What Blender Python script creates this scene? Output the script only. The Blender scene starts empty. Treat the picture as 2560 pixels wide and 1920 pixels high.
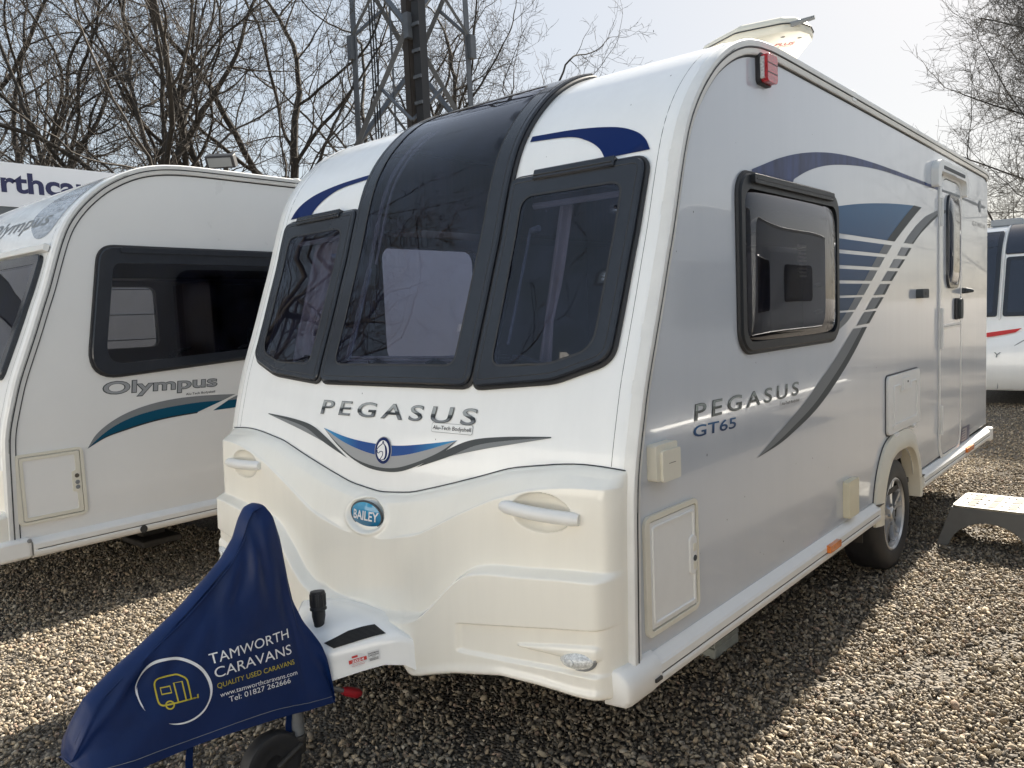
import bpy, bmesh, math, random
import numpy as np
from mathutils import Vector, Matrix
from mathutils.geometry import delaunay_2d_cdt, tessellate_polygon

sc = bpy.context.scene
COL = sc.collection
R = math.radians

# ---------------------------------------------------------------- camera
cam_d = bpy.data.cameras.new("camera")
cam_d.sensor_width = 36.0
cam_d.lens = 27.76
cam_d.clip_start = 0.05
cam_d.clip_end = 900.0
cam = bpy.data.objects.new("camera", cam_d)
COL.objects.link(cam)
CR = Matrix(((0.7576, -0.02275, 0.65232), (0.65124, 0.09338, -0.75310), (-0.04378, 0.99537, 0.08557)))
CAMP = Vector((2.368, -1.9595, 1.5455))
cam.matrix_world = Matrix.Translation(CAMP) @ CR.to_4x4()
sc.camera = cam

# ---------------------------------------------------------------- world, sun, exposure
SUN_EL = R(36.5)
SUN_D = Vector((0.02, -math.cos(SUN_EL), -math.sin(SUN_EL)))     # the way the light travels
w = bpy.data.worlds.new("World")
sc.world = w
w.use_nodes = True
nt = w.node_tree
sky = nt.nodes.new("ShaderNodeTexSky")
sky.sky_type = 'NISHITA'
sky.sun_disc = False
sky.sun_elevation = SUN_EL
sky.sun_rotation = math.atan2(-SUN_D.x, -SUN_D.y)
sky.air_density = 1.0
sky.dust_density = 1.6
sky.ozone_density = 1.0
bg = nt.nodes["Background"]
bg.inputs[1].default_value = 0.12
hsv = nt.nodes.new("ShaderNodeHueSaturation")           # hazy spring sky: paler than the clear-air model
hsv.inputs["Saturation"].default_value = 2.0
hsv.inputs["Value"].default_value = 1.52
gam = nt.nodes.new("ShaderNodeGamma")                       # haze evens the sky out
gam.inputs[1].default_value = .20
nt.links.new(sky.outputs[0], gam.inputs[0])
nt.links.new(gam.outputs[0], hsv.inputs["Color"])
nt.links.new(hsv.outputs[0], bg.inputs[0])
sd = bpy.data.lights.new("sun", 'SUN')
sd.energy = 5.0
sd.angle = R(0.6)
sd.color = (1.0, 0.93, 0.82)
sun = bpy.data.objects.new("sun", sd)
COL.objects.link(sun)
sun.rotation_euler = SUN_D.to_track_quat('-Z', 'Y').to_euler()
sc.view_settings.view_transform = 'Standard'
sc.view_settings.look = 'None'
sc.view_settings.gamma = 1
sc.view_settings.exposure = 1.7
sc.cycles.max_bounces = 10
sc.cycles.transparent_max_bounces = 16
sc.cycles.sample_clamp_indirect = 6
sc.cycles.caustics_reflective = False
sc.cycles.caustics_refractive = False


# ================================================================ helpers
def tag(o, label=None, cat=None, group=None, kind=None):
    if label: o["label"] = label
    if cat: o["category"] = cat
    if group: o["group"] = group
    if kind: o["kind"] = kind
    return o


def empty(name, loc=(0, 0, 0), rz=0.0):
    o = bpy.data.objects.new(name, None)
    o.empty_display_size = 0.1
    COL.objects.link(o)
    o.location = loc
    o.rotation_euler = (0, 0, rz)
    return o


def link(name, me, mat, parent=None):
    o = bpy.data.objects.new(name, me)
    COL.objects.link(o)
    if mat: me.materials.append(mat)
    if parent: o.parent = parent
    return o


def finish(me, smooth):
    if smooth:
        me.polygons.foreach_set("use_smooth", [True] * len(me.polygons))
        if smooth is not True:
            me.set_sharp_from_angle(angle=R(smooth))


def mesh(name, V, F, mat, parent=None, smooth=None, recalc=False, bevel=0):
    me = bpy.data.meshes.new(name)
    me.from_pydata([tuple(v) for v in V], [], F)
    if recalc:
        bm = bmesh.new(); bm.from_mesh(me)
        bmesh.ops.remove_doubles(bm, verts=bm.verts, dist=1e-5)
        bmesh.ops.recalc_face_normals(bm, faces=bm.faces)
        bm.to_mesh(me); bm.free()
    me.update()
    finish(me, smooth)
    o = link(name, me, mat, parent)
    if bevel:
        b = o.modifiers.new("bevel", 'BEVEL')
        b.width = bevel; b.segments = 2; b.limit_method = 'ANGLE'; b.angle_limit = R(40)
        b.harden_normals = False
    return o


class MB:
    """collects simple shapes; build() links them as one mesh"""
    def __init__(s):
        s.V = []; s.F = []

    def add(s, V, F):
        n = len(s.V)
        s.V += [tuple(v) for v in V]
        s.F += [tuple(i + n for i in f) for f in F]
        return s

    def box(s, a, b, mx=None):
        x0, y0, z0 = a; x1, y1, z1 = b
        V = [Vector(p) for p in ((x0, y0, z0), (x1, y0, z0), (x1, y1, z0), (x0, y1, z0),
                                 (x0, y0, z1), (x1, y0, z1), (x1, y1, z1), (x0, y1, z1))]
        if mx: V = [mx @ v for v in V]
        return s.add(V, [(0, 3, 2, 1), (4, 5, 6, 7), (0, 1, 5, 4), (1, 2, 6, 5), (2, 3, 7, 6), (3, 0, 4, 7)])

    def tube(s, pts, r, n=8, cap=True):
        pts = [Vector(p) for p in pts]
        rr = r if isinstance(r, (list, tuple)) else [r] * len(pts)
        V = []; F = []
        up = Vector((0, 0, 1)); prev = None
        for i, p in enumerate(pts):
            t = (pts[min(i + 1, len(pts) - 1)] - pts[max(i - 1, 0)]).normalized()
            if prev is None:
                a = t.cross(up)
                if a.length < .1: a = t.cross(Vector((1, 0, 0)))
            else:
                a = prev - t * prev.dot(t)
            a.normalize(); prev = a
            b = t.cross(a)
            for k in range(n):
                an = 2 * math.pi * k / n
                V.append(p + (a * math.cos(an) + b * math.sin(an)) * rr[i])
        for i in range(len(pts) - 1):
            for k in range(n):
                k2 = (k + 1) % n
                F.append((i * n + k, i * n + k2, (i + 1) * n + k2, (i + 1) * n + k))
        if cap:
            F.append(tuple(range(n))[::-1]); F.append(tuple((len(pts) - 1) * n + k for k in range(n)))
        return s.add(V, F)

    def prism(s, poly, fr, w0, w1, holes=()):
        """fr(u,v,w)->xyz ; outline with holes extruded from w0 to w1"""
        loops = [list(poly)] + [list(h) for h in holes]
        flat = [p for L in loops for p in L]
        tri = tessellate_polygon([[Vector((p[0], p[1], 0)) for p in L] for L in loops])
        n = len(flat)
        V = [fr(p[0], p[1], w0) for p in flat] + [fr(p[0], p[1], w1) for p in flat]
        F = [tuple(t) for t in tri] + [tuple(i + n for i in t[::-1]) for t in tri]
        k = 0
        for L in loops:
            m = len(L)
            for i in range(m):
                j = (i + 1) % m
                F.append((k + i, k + j, k + j + n, k + i + n))
            k += m
        return s.add(V, F)

    def lathe(s, prof, c, ax, n=32):
        """prof: (r, h) pairs turned about the axis ax through c"""
        ax = Vector(ax).normalized(); c = Vector(c)
        a = ax.cross(Vector((0, 0, 1)))
        if a.length < .1: a = ax.cross(Vector((1, 0, 0)))
        a.normalize(); b = ax.cross(a)
        V = []; F = []
        for r, h in prof:
            for k in range(n):
                an = 2 * math.pi * k / n
                V.append(c + ax * h + (a * math.cos(an) + b * math.sin(an)) * r)
        for i in range(len(prof) - 1):
            for k in range(n):
                k2 = (k + 1) % n
                F.append((i * n + k, i * n + k2, (i + 1) * n + k2, (i + 1) * n + k))
        return s.add(V, F)

    def build(s, name, mat, parent=None, smooth=35, bevel=0, recalc=True):
        return mesh(name, s.V, s.F, mat, parent, smooth, recalc, bevel)


def rrect(u0, v0, u1, v1, r, n=6):
    P = []
    for cx, cy, a0 in ((u1 - r, v1 - r, 0), (u0 + r, v1 - r, 90), (u0 + r, v0 + r, 180), (u1 - r, v0 + r, 270)):
        for k in range(n + 1):
            a = R(a0 + 90 * k / n)
            P.append((cx + r * math.cos(a), cy + r * math.sin(a)))
    return P


def rpoly(pts, rad, n=6):
    """polygon with each corner rounded by its own radius"""
    P = []
    m = len(pts)
    for i in range(m):
        p = Vector(pts[i]); a = (Vector(pts[i - 1]) - p); b = (Vector(pts[(i + 1) % m]) - p)
        r = rad[i] if isinstance(rad, (list, tuple)) else rad
        if r <= 0:
            P.append(tuple(p)); continue
        la, lb = a.length, b.length
        a.normalize(); b.normalize()
        ang = a.angle(b)
        d = min(r / math.tan(ang / 2), la * .49, lb * .49)
        p0 = p + a * d; p1 = p + b * d
        for k in range(n + 1):
            t = k / n
            P.append(tuple(p0 * (1 - t) ** 2 + p * 2 * t * (1 - t) + p1 * t * t))
    return P


def crom(pts, n=6, closed=False):
    P = [Vector(p) for p in pts]
    out = []
    m = len(P)
    rng = m if closed else m - 1
    for i in range(rng):
        p0 = P[(i - 1) % m] if (closed or i > 0) else P[0] * 2 - P[1]
        p1 = P[i]; p2 = P[(i + 1) % m]
        p3 = P[(i + 2) % m] if (closed or i + 2 < m) else P[-1] * 2 - P[-2]
        for k in range(n):
            t = k / n
            out.append(tuple(0.5 * ((2 * p1) + (p2 - p0) * t + (2 * p0 - 5 * p1 + 4 * p2 - p3) * t * t + (3 * p1 - p0 - 3 * p2 + p3) * t ** 3)))
    if not closed: out.append(tuple(P[-1]))
    return out


def dens(poly, d):
    out = []
    m = len(poly)
    for i in range(m):
        a = poly[i]; b = poly[(i + 1) % m]
        L = math.hypot(b[0] - a[0], b[1] - a[1])
        k = max(1, int(math.ceil(L / d)))
        for j in range(k):
            t = j / k
            out.append((a[0] + (b[0] - a[0]) * t, a[1] + (b[1] - a[1]) * t))
    return out


def area(poly):
    return .5 * sum(poly[i - 1][0] * poly[i][1] - poly[i][0] * poly[i - 1][1] for i in range(len(poly)))


def inset(poly, d):
    m = len(poly)
    s = 1 if area(poly) > 0 else -1
    out = []
    for i in range(m):
        a = Vector(poly[i - 1]); p = Vector(poly[i]); b = Vector(poly[(i + 1) % m])
        e = (b - a)
        if e.length < 1e-9: out.append(tuple(p)); continue
        e.normalize()
        n = Vector((-e.y, e.x)) * s
        out.append(tuple(p + n * d))
    return out


def pip(P, poly):
    x, y = P[:, 0], P[:, 1]
    c = np.zeros(len(P), bool)
    Q = np.array(poly)
    j = len(Q) - 1
    for i in range(len(Q)):
        xi, yi = Q[i]; xj, yj = Q[j]
        with np.errstate(divide='ignore', invalid='ignore'):
            c ^= ((yi > y) != (yj > y)) & (x < (xj - xi) * (y - yi) / (yj - yi + 1e-30) + xi)
        j = i
    return c


def cdt(outline, holes, res, us=None, vs=None):
    loops = [dens(outline, res)] + [dens(h, res) for h in holes]
    pts = []; ed = []
    for L in loops:
        n = len(pts)
        pts += L
        ed += [(n + i, n + (i + 1) % len(L)) for i in range(len(L))]
    A = np.array(outline)
    if us is None: us = np.arange(A[:, 0].min() + res * .5, A[:, 0].max(), res)
    if vs is None: vs = np.arange(A[:, 1].min() + res * .5, A[:, 1].max(), res)
    G = np.array([(u, v) for u in us for v in vs]).reshape(-1, 2)
    if len(G):
        B = np.array(pts)
        k = pip(G, outline)
        for h in holes: k &= ~pip(G, h)
        G = G[k]
        if len(G):
            dmin = np.array([np.min(np.hypot(B[:, 0] - g[0], B[:, 1] - g[1])) for g in G])
            G = G[dmin > res * .3]
            pts += [tuple(g) for g in G]
    V, _, F, *_ = delaunay_2d_cdt([Vector(p) for p in pts], ed, [], 0, 1e-6)
    V = np.array([tuple(v) for v in V])
    F = [tuple(f) for f in F if len(f) >= 3]
    C = np.array([V[list(f)].mean(0) for f in F])
    k = pip(C, outline)
    for h in holes: k &= ~pip(C, h)
    return V, [f for f, q in zip(F, k) if q], loops


def patch(name, outline, surf, off, mat, parent, holes=(), thick=0.0, res=.06, smooth=40, us=None, vs=None, slope=0.0):
    """a sheet over the surface surf(u,v,offset); with thick its rims run back to off-thick"""
    top = inset(outline, slope) if slope else outline
    V, F, loops = cdt(top, holes, res, us, vs)
    P = [surf(u, v, off) for u, v in V]
    F = list(F)
    if thick:
        if slope: loops[0] = dens(top, res)
        for li, L in enumerate(loops):
            n = len(P); m = len(L)
            P += [surf(u, v, off) for u, v in L]
            if slope and li == 0:
                L2 = inset(L, -slope)
                P += [surf(u, v, off - slope) for u, v in L2]
                P += [surf(u, v, off - thick) for u, v in L2]
                rows = 3
            else:
                P += [surf(u, v, off - thick) for u, v in L]
                rows = 2
            for q in range(rows - 1):
                for i in range(m):
                    j = (i + 1) % m
                    F.append((n + q * m + i, n + q * m + j, n + (q + 1) * m + j, n + (q + 1) * m + i))
    me = bpy.data.meshes.new(name)
    me.from_pydata([tuple(p) for p in P], [], F)
    bm = bmesh.new(); bm.from_mesh(me)
    bmesh.ops.remove_doubles(bm, verts=bm.verts, dist=2e-5)
    bmesh.ops.recalc_face_normals(bm, faces=bm.faces)
    bm.to_mesh(me); bm.free()
    finish(me, smooth)
    return link(name, me, mat, parent)


_tc = {}


def textmesh(s, bold=0.0, space=1.0):
    k = (s, bold, space)
    if k in _tc: return _tc[k]
    cu = bpy.data.curves.new("t", 'FONT')
    cu.body = s; cu.size = 1.0; cu.resolution_u = 4; cu.offset = bold; cu.fill_mode = 'FRONT'; cu.space_character = space
    o = bpy.data.objects.new("t", cu)
    COL.objects.link(o)
    dg = bpy.context.evaluated_depsgraph_get()
    me = bpy.data.meshes.new_from_object(o.evaluated_get(dg))
    V = np.array([tuple(v.co)[:2] for v in me.vertices]); F = [tuple(p.vertices) for p in me.polygons]
    bpy.data.objects.remove(o); bpy.data.curves.remove(cu); bpy.data.meshes.remove(me)
    _tc[k] = (V, F)
    return V, F


CAPH = 0.73


def text(name, s, u0, v0, u1, h, surf, off, mat, parent, shear=0.0, bold=0.0, rise=0.0, space=1.0):
    """letters whose capitals are h tall, from u0 to u1 along the baseline v0 (rising by rise)"""
    V, F = textmesh(s, bold, space)
    P = V.copy()
    ys = h / CAPH
    x = P[:, 0]; x0, x1 = x.min(), x.max()
    y = P[:, 1] * ys
    xx = u0 + (x - x0) / (x1 - x0) * (u1 - u0)
    yy = v0 + y + rise * (xx - u0) / (u1 - u0)
    xx = xx + shear * y
    return mesh(name, [surf(a, b, off) for a, b in zip(xx, yy)], F, mat, parent)


# ================================================================ materials
def nodes(name):
    m = bpy.data.materials.new(name)
    m.use_nodes = True
    t = m.node_tree
    return m, t, t.nodes["Principled BSDF"]


def mat(name, col, rough=.4, metal=0, coat=0, var=0.0, vscale=6.0, bump=0.0, bscale=40.0, spec=None, stretch=None, coat_rough=.05, ior=None):
    m, t, b = nodes(name)
    b.inputs["Base Color"].default_value = (*col, 1)
    b.inputs["Roughness"].default_value = rough
    b.inputs["Metallic"].default_value = metal
    b.inputs["Coat Weight"].default_value = coat
    b.inputs["Coat Roughness"].default_value = coat_rough
    if spec is not None: b.inputs["Specular IOR Level"].default_value = spec
    if ior: b.inputs["IOR"].default_value = ior
    tc = t.nodes.new("ShaderNodeTexCoord")
    vec = tc.outputs["Object"]
    if stretch:
        mp = t.nodes.new("ShaderNodeMapping")
        mp.inputs["Scale"].default_value = stretch
        t.links.new(vec, mp.inputs[0]); vec = mp.outputs[0]
    if var:
        n = t.nodes.new("ShaderNodeTexNoise")
        n.inputs["Scale"].default_value = vscale; n.inputs["Detail"].default_value = 6; n.inputs["Roughness"].default_value = .62
        t.links.new(vec, n.inputs["Vector"])
        r = t.nodes.new("ShaderNodeValToRGB")
        r.color_ramp.elements[0].position = .3; r.color_ramp.elements[1].position = .7
        r.color_ramp.elements[0].color = (*[max(0, c * (1 - var)) for c in col], 1)
        r.color_ramp.elements[1].color = (*[min(1, c * (1 + var * .6)) for c in col], 1)
        t.links.new(n.outputs[0], r.inputs[0]); t.links.new(r.outputs[0], b.inputs["Base Color"])
        rr = t.nodes.new("ShaderNodeMapRange")
        rr.inputs[3].default_value = max(.02, rough - .06); rr.inputs[4].default_value = rough + .1
        t.links.new(n.outputs[0], rr.inputs[0]); t.links.new(rr.outputs[0], b.inputs["Roughness"])
    if bump:
        n2 = t.nodes.new("ShaderNodeTexNoise")
        n2.inputs["Scale"].default_value = bscale; n2.inputs["Detail"].default_value = 3
        t.links.new(vec, n2.inputs["Vector"])
        bp = t.nodes.new("ShaderNodeBump")
        bp.inputs["Strength"].default_value = bump; bp.inputs["Distance"].default_value = .002
        t.links.new(n2.outputs[0], bp.inputs["Height"]); t.links.new(bp.outputs[0], b.inputs["Normal"])
    return m


def ramp_mat(name, stops, axis, a0, a1, rough=.35, metal=0.0, coat=.0):
    """printed colour gradient along one object axis"""
    m, t, b = nodes(name)
    tc = t.nodes.new("ShaderNodeTexCoord")
    sx = t.nodes.new("ShaderNodeSeparateXYZ")
    t.links.new(tc.outputs["Object"], sx.inputs[0])
    mr = t.nodes.new("ShaderNodeMapRange")
    mr.inputs[1].default_value = a0; mr.inputs[2].default_value = a1
    t.links.new(sx.outputs["XYZ".index(axis)], mr.inputs[0])
    cr = t.nodes.new("ShaderNodeValToRGB")
    el = cr.color_ramp.elements
    el[0].position = stops[0][0]; el[0].color = (*stops[0][1], 1)
    el[1].position = stops[-1][0]; el[1].color = (*stops[-1][1], 1)
    for p, c in stops[1:-1]:
        e = el.new(p); e.color = (*c, 1)
    t.links.new(mr.outputs[0], cr.inputs[0]); t.links.new(cr.outputs[0], b.inputs["Base Color"])
    b.inputs["Roughness"].default_value = rough; b.inputs["Metallic"].default_value = metal; b.inputs["Coat Weight"].default_value = coat; b.inputs["Specular IOR Level"].default_value = .15
    return m


def glass(name, tint, ior=1.5, rough=.0, blue_cast=.0):
    m = bpy.data.materials.new(name); m.use_nodes = True
    t = m.node_tree
    t.nodes.remove(t.nodes["Principled BSDF"])
    out = t.nodes["Material Output"]
    tr = t.nodes.new("ShaderNodeBsdfTransparent"); tr.inputs[0].default_value = (*tint, 1)
    gl = t.nodes.new("ShaderNodeBsdfGlossy"); gl.inputs["Roughness"].default_value = rough
    gl.inputs["Color"].default_value = (.95, .96, 1, 1)
    # a thin sheet mirrors alike from both sides: Schlick's curve on |cos|
    ge = t.nodes.new("ShaderNodeNewGeometry")
    dp_ = t.nodes.new("ShaderNodeVectorMath"); dp_.operation = 'DOT_PRODUCT'
    t.links.new(ge.outputs["Incoming"], dp_.inputs[0]); t.links.new(ge.outputs["Normal"], dp_.inputs[1])
    ab = t.nodes.new("ShaderNodeMath"); ab.operation = 'ABSOLUTE'; t.links.new(dp_.outputs["Value"], ab.inputs[0])
    iv = t.nodes.new("ShaderNodeMath"); iv.operation = 'SUBTRACT'; iv.inputs[0].default_value = 1; t.links.new(ab.outputs[0], iv.inputs[1])
    pw = t.nodes.new("ShaderNodeMath"); pw.operation = 'POWER'; pw.inputs[1].default_value = 5; t.links.new(iv.outputs[0], pw.inputs[0])
    f0 = ((ior - 1) / (ior + 1)) ** 2 * 1.25
    fr = t.nodes.new("ShaderNodeMath"); fr.operation = 'MULTIPLY_ADD'; fr.inputs[1].default_value = 1 - f0; fr.inputs[2].default_value = f0; t.links.new(pw.outputs[0], fr.inputs[0])
    mx = t.nodes.new("ShaderNodeMixShader")
    t.links.new(fr.outputs[0], mx.inputs[0]); t.links.new(tr.outputs[0], mx.inputs[1]); t.links.new(gl.outputs[0], mx.inputs[2])
    last = mx.outputs[0]
    if blue_cast:
        df = t.nodes.new("ShaderNodeBsdfDiffuse"); df.inputs[0].default_value = (.22, .27, .55, 1)  # patchy blue film: reflected sky and acrylic tint put into its colour
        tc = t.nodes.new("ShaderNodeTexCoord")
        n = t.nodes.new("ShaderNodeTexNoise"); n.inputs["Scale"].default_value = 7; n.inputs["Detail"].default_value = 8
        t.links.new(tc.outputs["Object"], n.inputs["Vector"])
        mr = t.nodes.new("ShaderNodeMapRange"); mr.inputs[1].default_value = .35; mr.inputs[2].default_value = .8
        mr.inputs[3].default_value = 0; mr.inputs[4].default_value = blue_cast
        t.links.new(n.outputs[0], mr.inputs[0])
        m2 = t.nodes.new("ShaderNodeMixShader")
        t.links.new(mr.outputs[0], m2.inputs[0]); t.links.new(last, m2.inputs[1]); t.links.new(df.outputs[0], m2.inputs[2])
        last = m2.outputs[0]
    t.links.new(last, out.inputs[0])
    return m


M = {}
M['white'] = mat("white_gelcoat", (.86, .86, .845), .2, coat=.45, var=.025, vscale=1.6, stretch=(7, 7, .5))
M['abs'] = mat("cream_abs", (.87, .832, .742), .2, coat=.6, var=.03, vscale=1.4, stretch=(8, 8, .7))
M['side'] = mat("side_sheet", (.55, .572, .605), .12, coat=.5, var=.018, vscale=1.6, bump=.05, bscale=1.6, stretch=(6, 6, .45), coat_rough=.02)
M['side_nb'] = mat("hammered_sheet", (.80, .785, .755), .28, coat=.2, var=.02, vscale=3, bump=.06, bscale=420)
M['rail'] = mat("rail_white", (.74, .73, .70), .3, coat=.2, var=.06, vscale=9)
M['grime'] = mat("rail_grime", (.42, .41, .38), .6, var=.5, vscale=30)
M['seam'] = mat("seal_dark", (.035, .035, .035), .55)
M['plastic'] = mat("white_plastic", (.78, .77, .74), .35, var=.03, vscale=12)
M['yellowed'] = mat("yellowed_plastic", (.70, .64, .47), .42, var=.05, vscale=10)
M['beige'] = mat("beige_plastic", (.72, .68, .57), .4, var=.04, vscale=10)
M['print'] = mat("black_print", (.026, .029, .036), .1, spec=.45, var=.1, vscale=20)
M['frame'] = mat("window_frame", (.022, .024, .027), .38, spec=.25, var=.1, vscale=20)
M['rubber'] = mat("rubber", (.025, .025, .027), .55, var=.2, vscale=30)
M['pane'] = glass("tinted_acrylic", (.36, .38, .50), 1.48, .004, blue_cast=.035)
M['pane_side'] = glass("smoked_acrylic", (.30, .29, .285), 1.52, .004, blue_cast=.02)
M['pane_clear'] = glass("clear_acrylic", (.93, .93, .95), 1.5, .0)
M['navy'] = mat("navy_vinyl", (.004, .018, .10), .5, spec=.14)
M['navy_worn'] = mat("navy_vinyl_worn", (.055, .075, .17), .4, spec=.2, var=.6, vscale=5, stretch=(1, 2.2, .5))
M['gray'] = mat("gray_vinyl", (.22, .23, .235), .5, spec=.14)
M['gray_dk'] = mat("dark_gray_vinyl", (.075, .082, .085), .5, spec=.14)
M['gray_lt'] = mat("light_gray_vinyl", (.34, .345, .35), .5, spec=.14)
M['teal'] = mat("teal_vinyl", (.004, .075, .135), .5, spec=.14)
M['black'] = mat("black_vinyl", (.012, .012, .014), .3)
M['fan'] = ramp_mat("blue_fade", [(0, (.016, .045, .09)), (.55, (.012, .062, .16)), (1, (.018, .125, .27))], 'Z', 1.40, 2.09)
M['smile'] = ramp_mat("blue_smile", [(0, (.05, .30, .55)), (.3, (.015, .07, .26)), (.7, (.015, .07, .26)), (1, (.05, .30, .55))], 'X', -.37, .41)
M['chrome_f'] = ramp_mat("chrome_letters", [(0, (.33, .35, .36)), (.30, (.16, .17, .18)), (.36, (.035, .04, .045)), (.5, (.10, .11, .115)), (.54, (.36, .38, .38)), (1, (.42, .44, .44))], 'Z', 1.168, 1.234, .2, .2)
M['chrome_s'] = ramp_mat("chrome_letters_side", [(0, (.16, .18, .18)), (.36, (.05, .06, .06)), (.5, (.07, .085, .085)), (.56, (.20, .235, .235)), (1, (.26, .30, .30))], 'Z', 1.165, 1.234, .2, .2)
M['gt'] = ramp_mat("blue_letters", [(0, (.008, .02, .07)), (1, (.03, .13, .30))], 'Z', 1.10, 1.157)
M['logo'] = ramp_mat("logo_blue", [(0, (.008, .09, .18)), (.5, (.012, .21, .40)), (1, (.06, .36, .58))], 'Z', .765, .868, .12, 0, .8)
M['ink'] = mat("white_ink", (.80, .80, .80), .4)
M['amber'] = mat("amber_lens", (.75, .20, .02), .15, coat=.6, var=.25, vscale=60, bump=.5, bscale=260)
M['red'] = mat("red_lens", (.50, .012, .02), .15, coat=.6, var=.35, vscale=45, bump=.5, bscale=260)
M['lens'] = mat("clear_lens", (.70, .71, .70), .1, coat=1.0, var=.45, vscale=160, bump=.35, bscale=300)
M['chrome'] = mat("chrome", (.6, .6, .62), .15, metal=1.0)
M['alloy'] = mat("alloy", (.62, .63, .65), .28, metal=.85, var=.08, vscale=12)
M['steel'] = mat("galvanised", (.30, .31, .32), .5, metal=.6, var=.25, vscale=18)
M['darkmetal'] = mat("dark_metal", (.05, .045, .04), .6, metal=.3, var=.3, vscale=14)
M['wood'] = mat("brown_wood", (.14, .062, .035), .35, var=.3, vscale=4, stretch=(6, 6, .6))
M['wood_dk'] = mat("dark_wood", (.06, .034, .024), .35, var=.3, vscale=4, stretch=(6, 6, .6))
M['fabric'] = mat("brown_fabric", (.13, .10, .085), .9, var=.15, vscale=20)
M['curtain'] = mat("curtain", (.48, .41, .35), .9, var=.08, vscale=8)
M['liner'] = mat("interior_board", (.30, .27, .24), .6, var=.05)
M['cover'] = mat("blue_pvc", (.0020, .0175, .088), .42, spec=.3, coat=.05, var=.22, vscale=3.5, bump=.25, bscale=60, coat_rough=.25)
M['yellow'] = mat("yellow_print", (.52, .43, .035), .5)
M['redgrip'] = mat("red_grip", (.50, .022, .035), .45, var=.15, vscale=30)
M['bark'] = mat("bark", (.05, .042, .034), .9, var=.45, vscale=6, bump=.6, bscale=24)
M['bark_haze'] = mat("bark_hazed", (.17, .155, .135), .9, var=.35, vscale=5)  # larch twigs, paled to carry distance haze in the colour
M['twig'] = mat("twig", (.07, .058, .047), .9, var=.3, vscale=3)
M['mast'] = mat("mast_steel", (.14, .15, .165), .5, metal=.3, var=.2, vscale=4)
M['mast_brown'] = mat("mast_brown", (.055, .046, .04), .7, var=.25, vscale=4)
M['sign'] = mat("sign_board", (.78, .79, .82), .35, var=.02)
M['signink'] = mat("sign_ink", (.02, .022, .085), .4)
M['slat'] = mat("slat_white", (.66, .68, .71), .4, var=.04)
M['fascia'] = mat("fascia", (.12, .13, .14), .5, var=.1)
M['step_top'] = mat("step_top", (.24, .222, .17), .5, var=.06, vscale=25)
M['step_pad'] = mat("step_pad", (.11, .092, .066), .75, var=.1, vscale=40)
M['step'] = mat("step_gray", (.13, .13, .125), .55, var=.12, vscale=12)
M['chock'] = mat("chock", (.36, .37, .33), .6, var=.2, vscale=20)
M['grip'] = mat("grip_pad", (.012, .012, .012), .8, bump=.5, bscale=700)
M['sticker'] = mat("sticker", (.72, .72, .72), .4)
M['sticker_red'] = mat("sticker_red", (.55, .03, .025), .4)
M['far_glass'] = mat("far_glass", (.012, .016, .03), .06, coat=.6)


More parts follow.
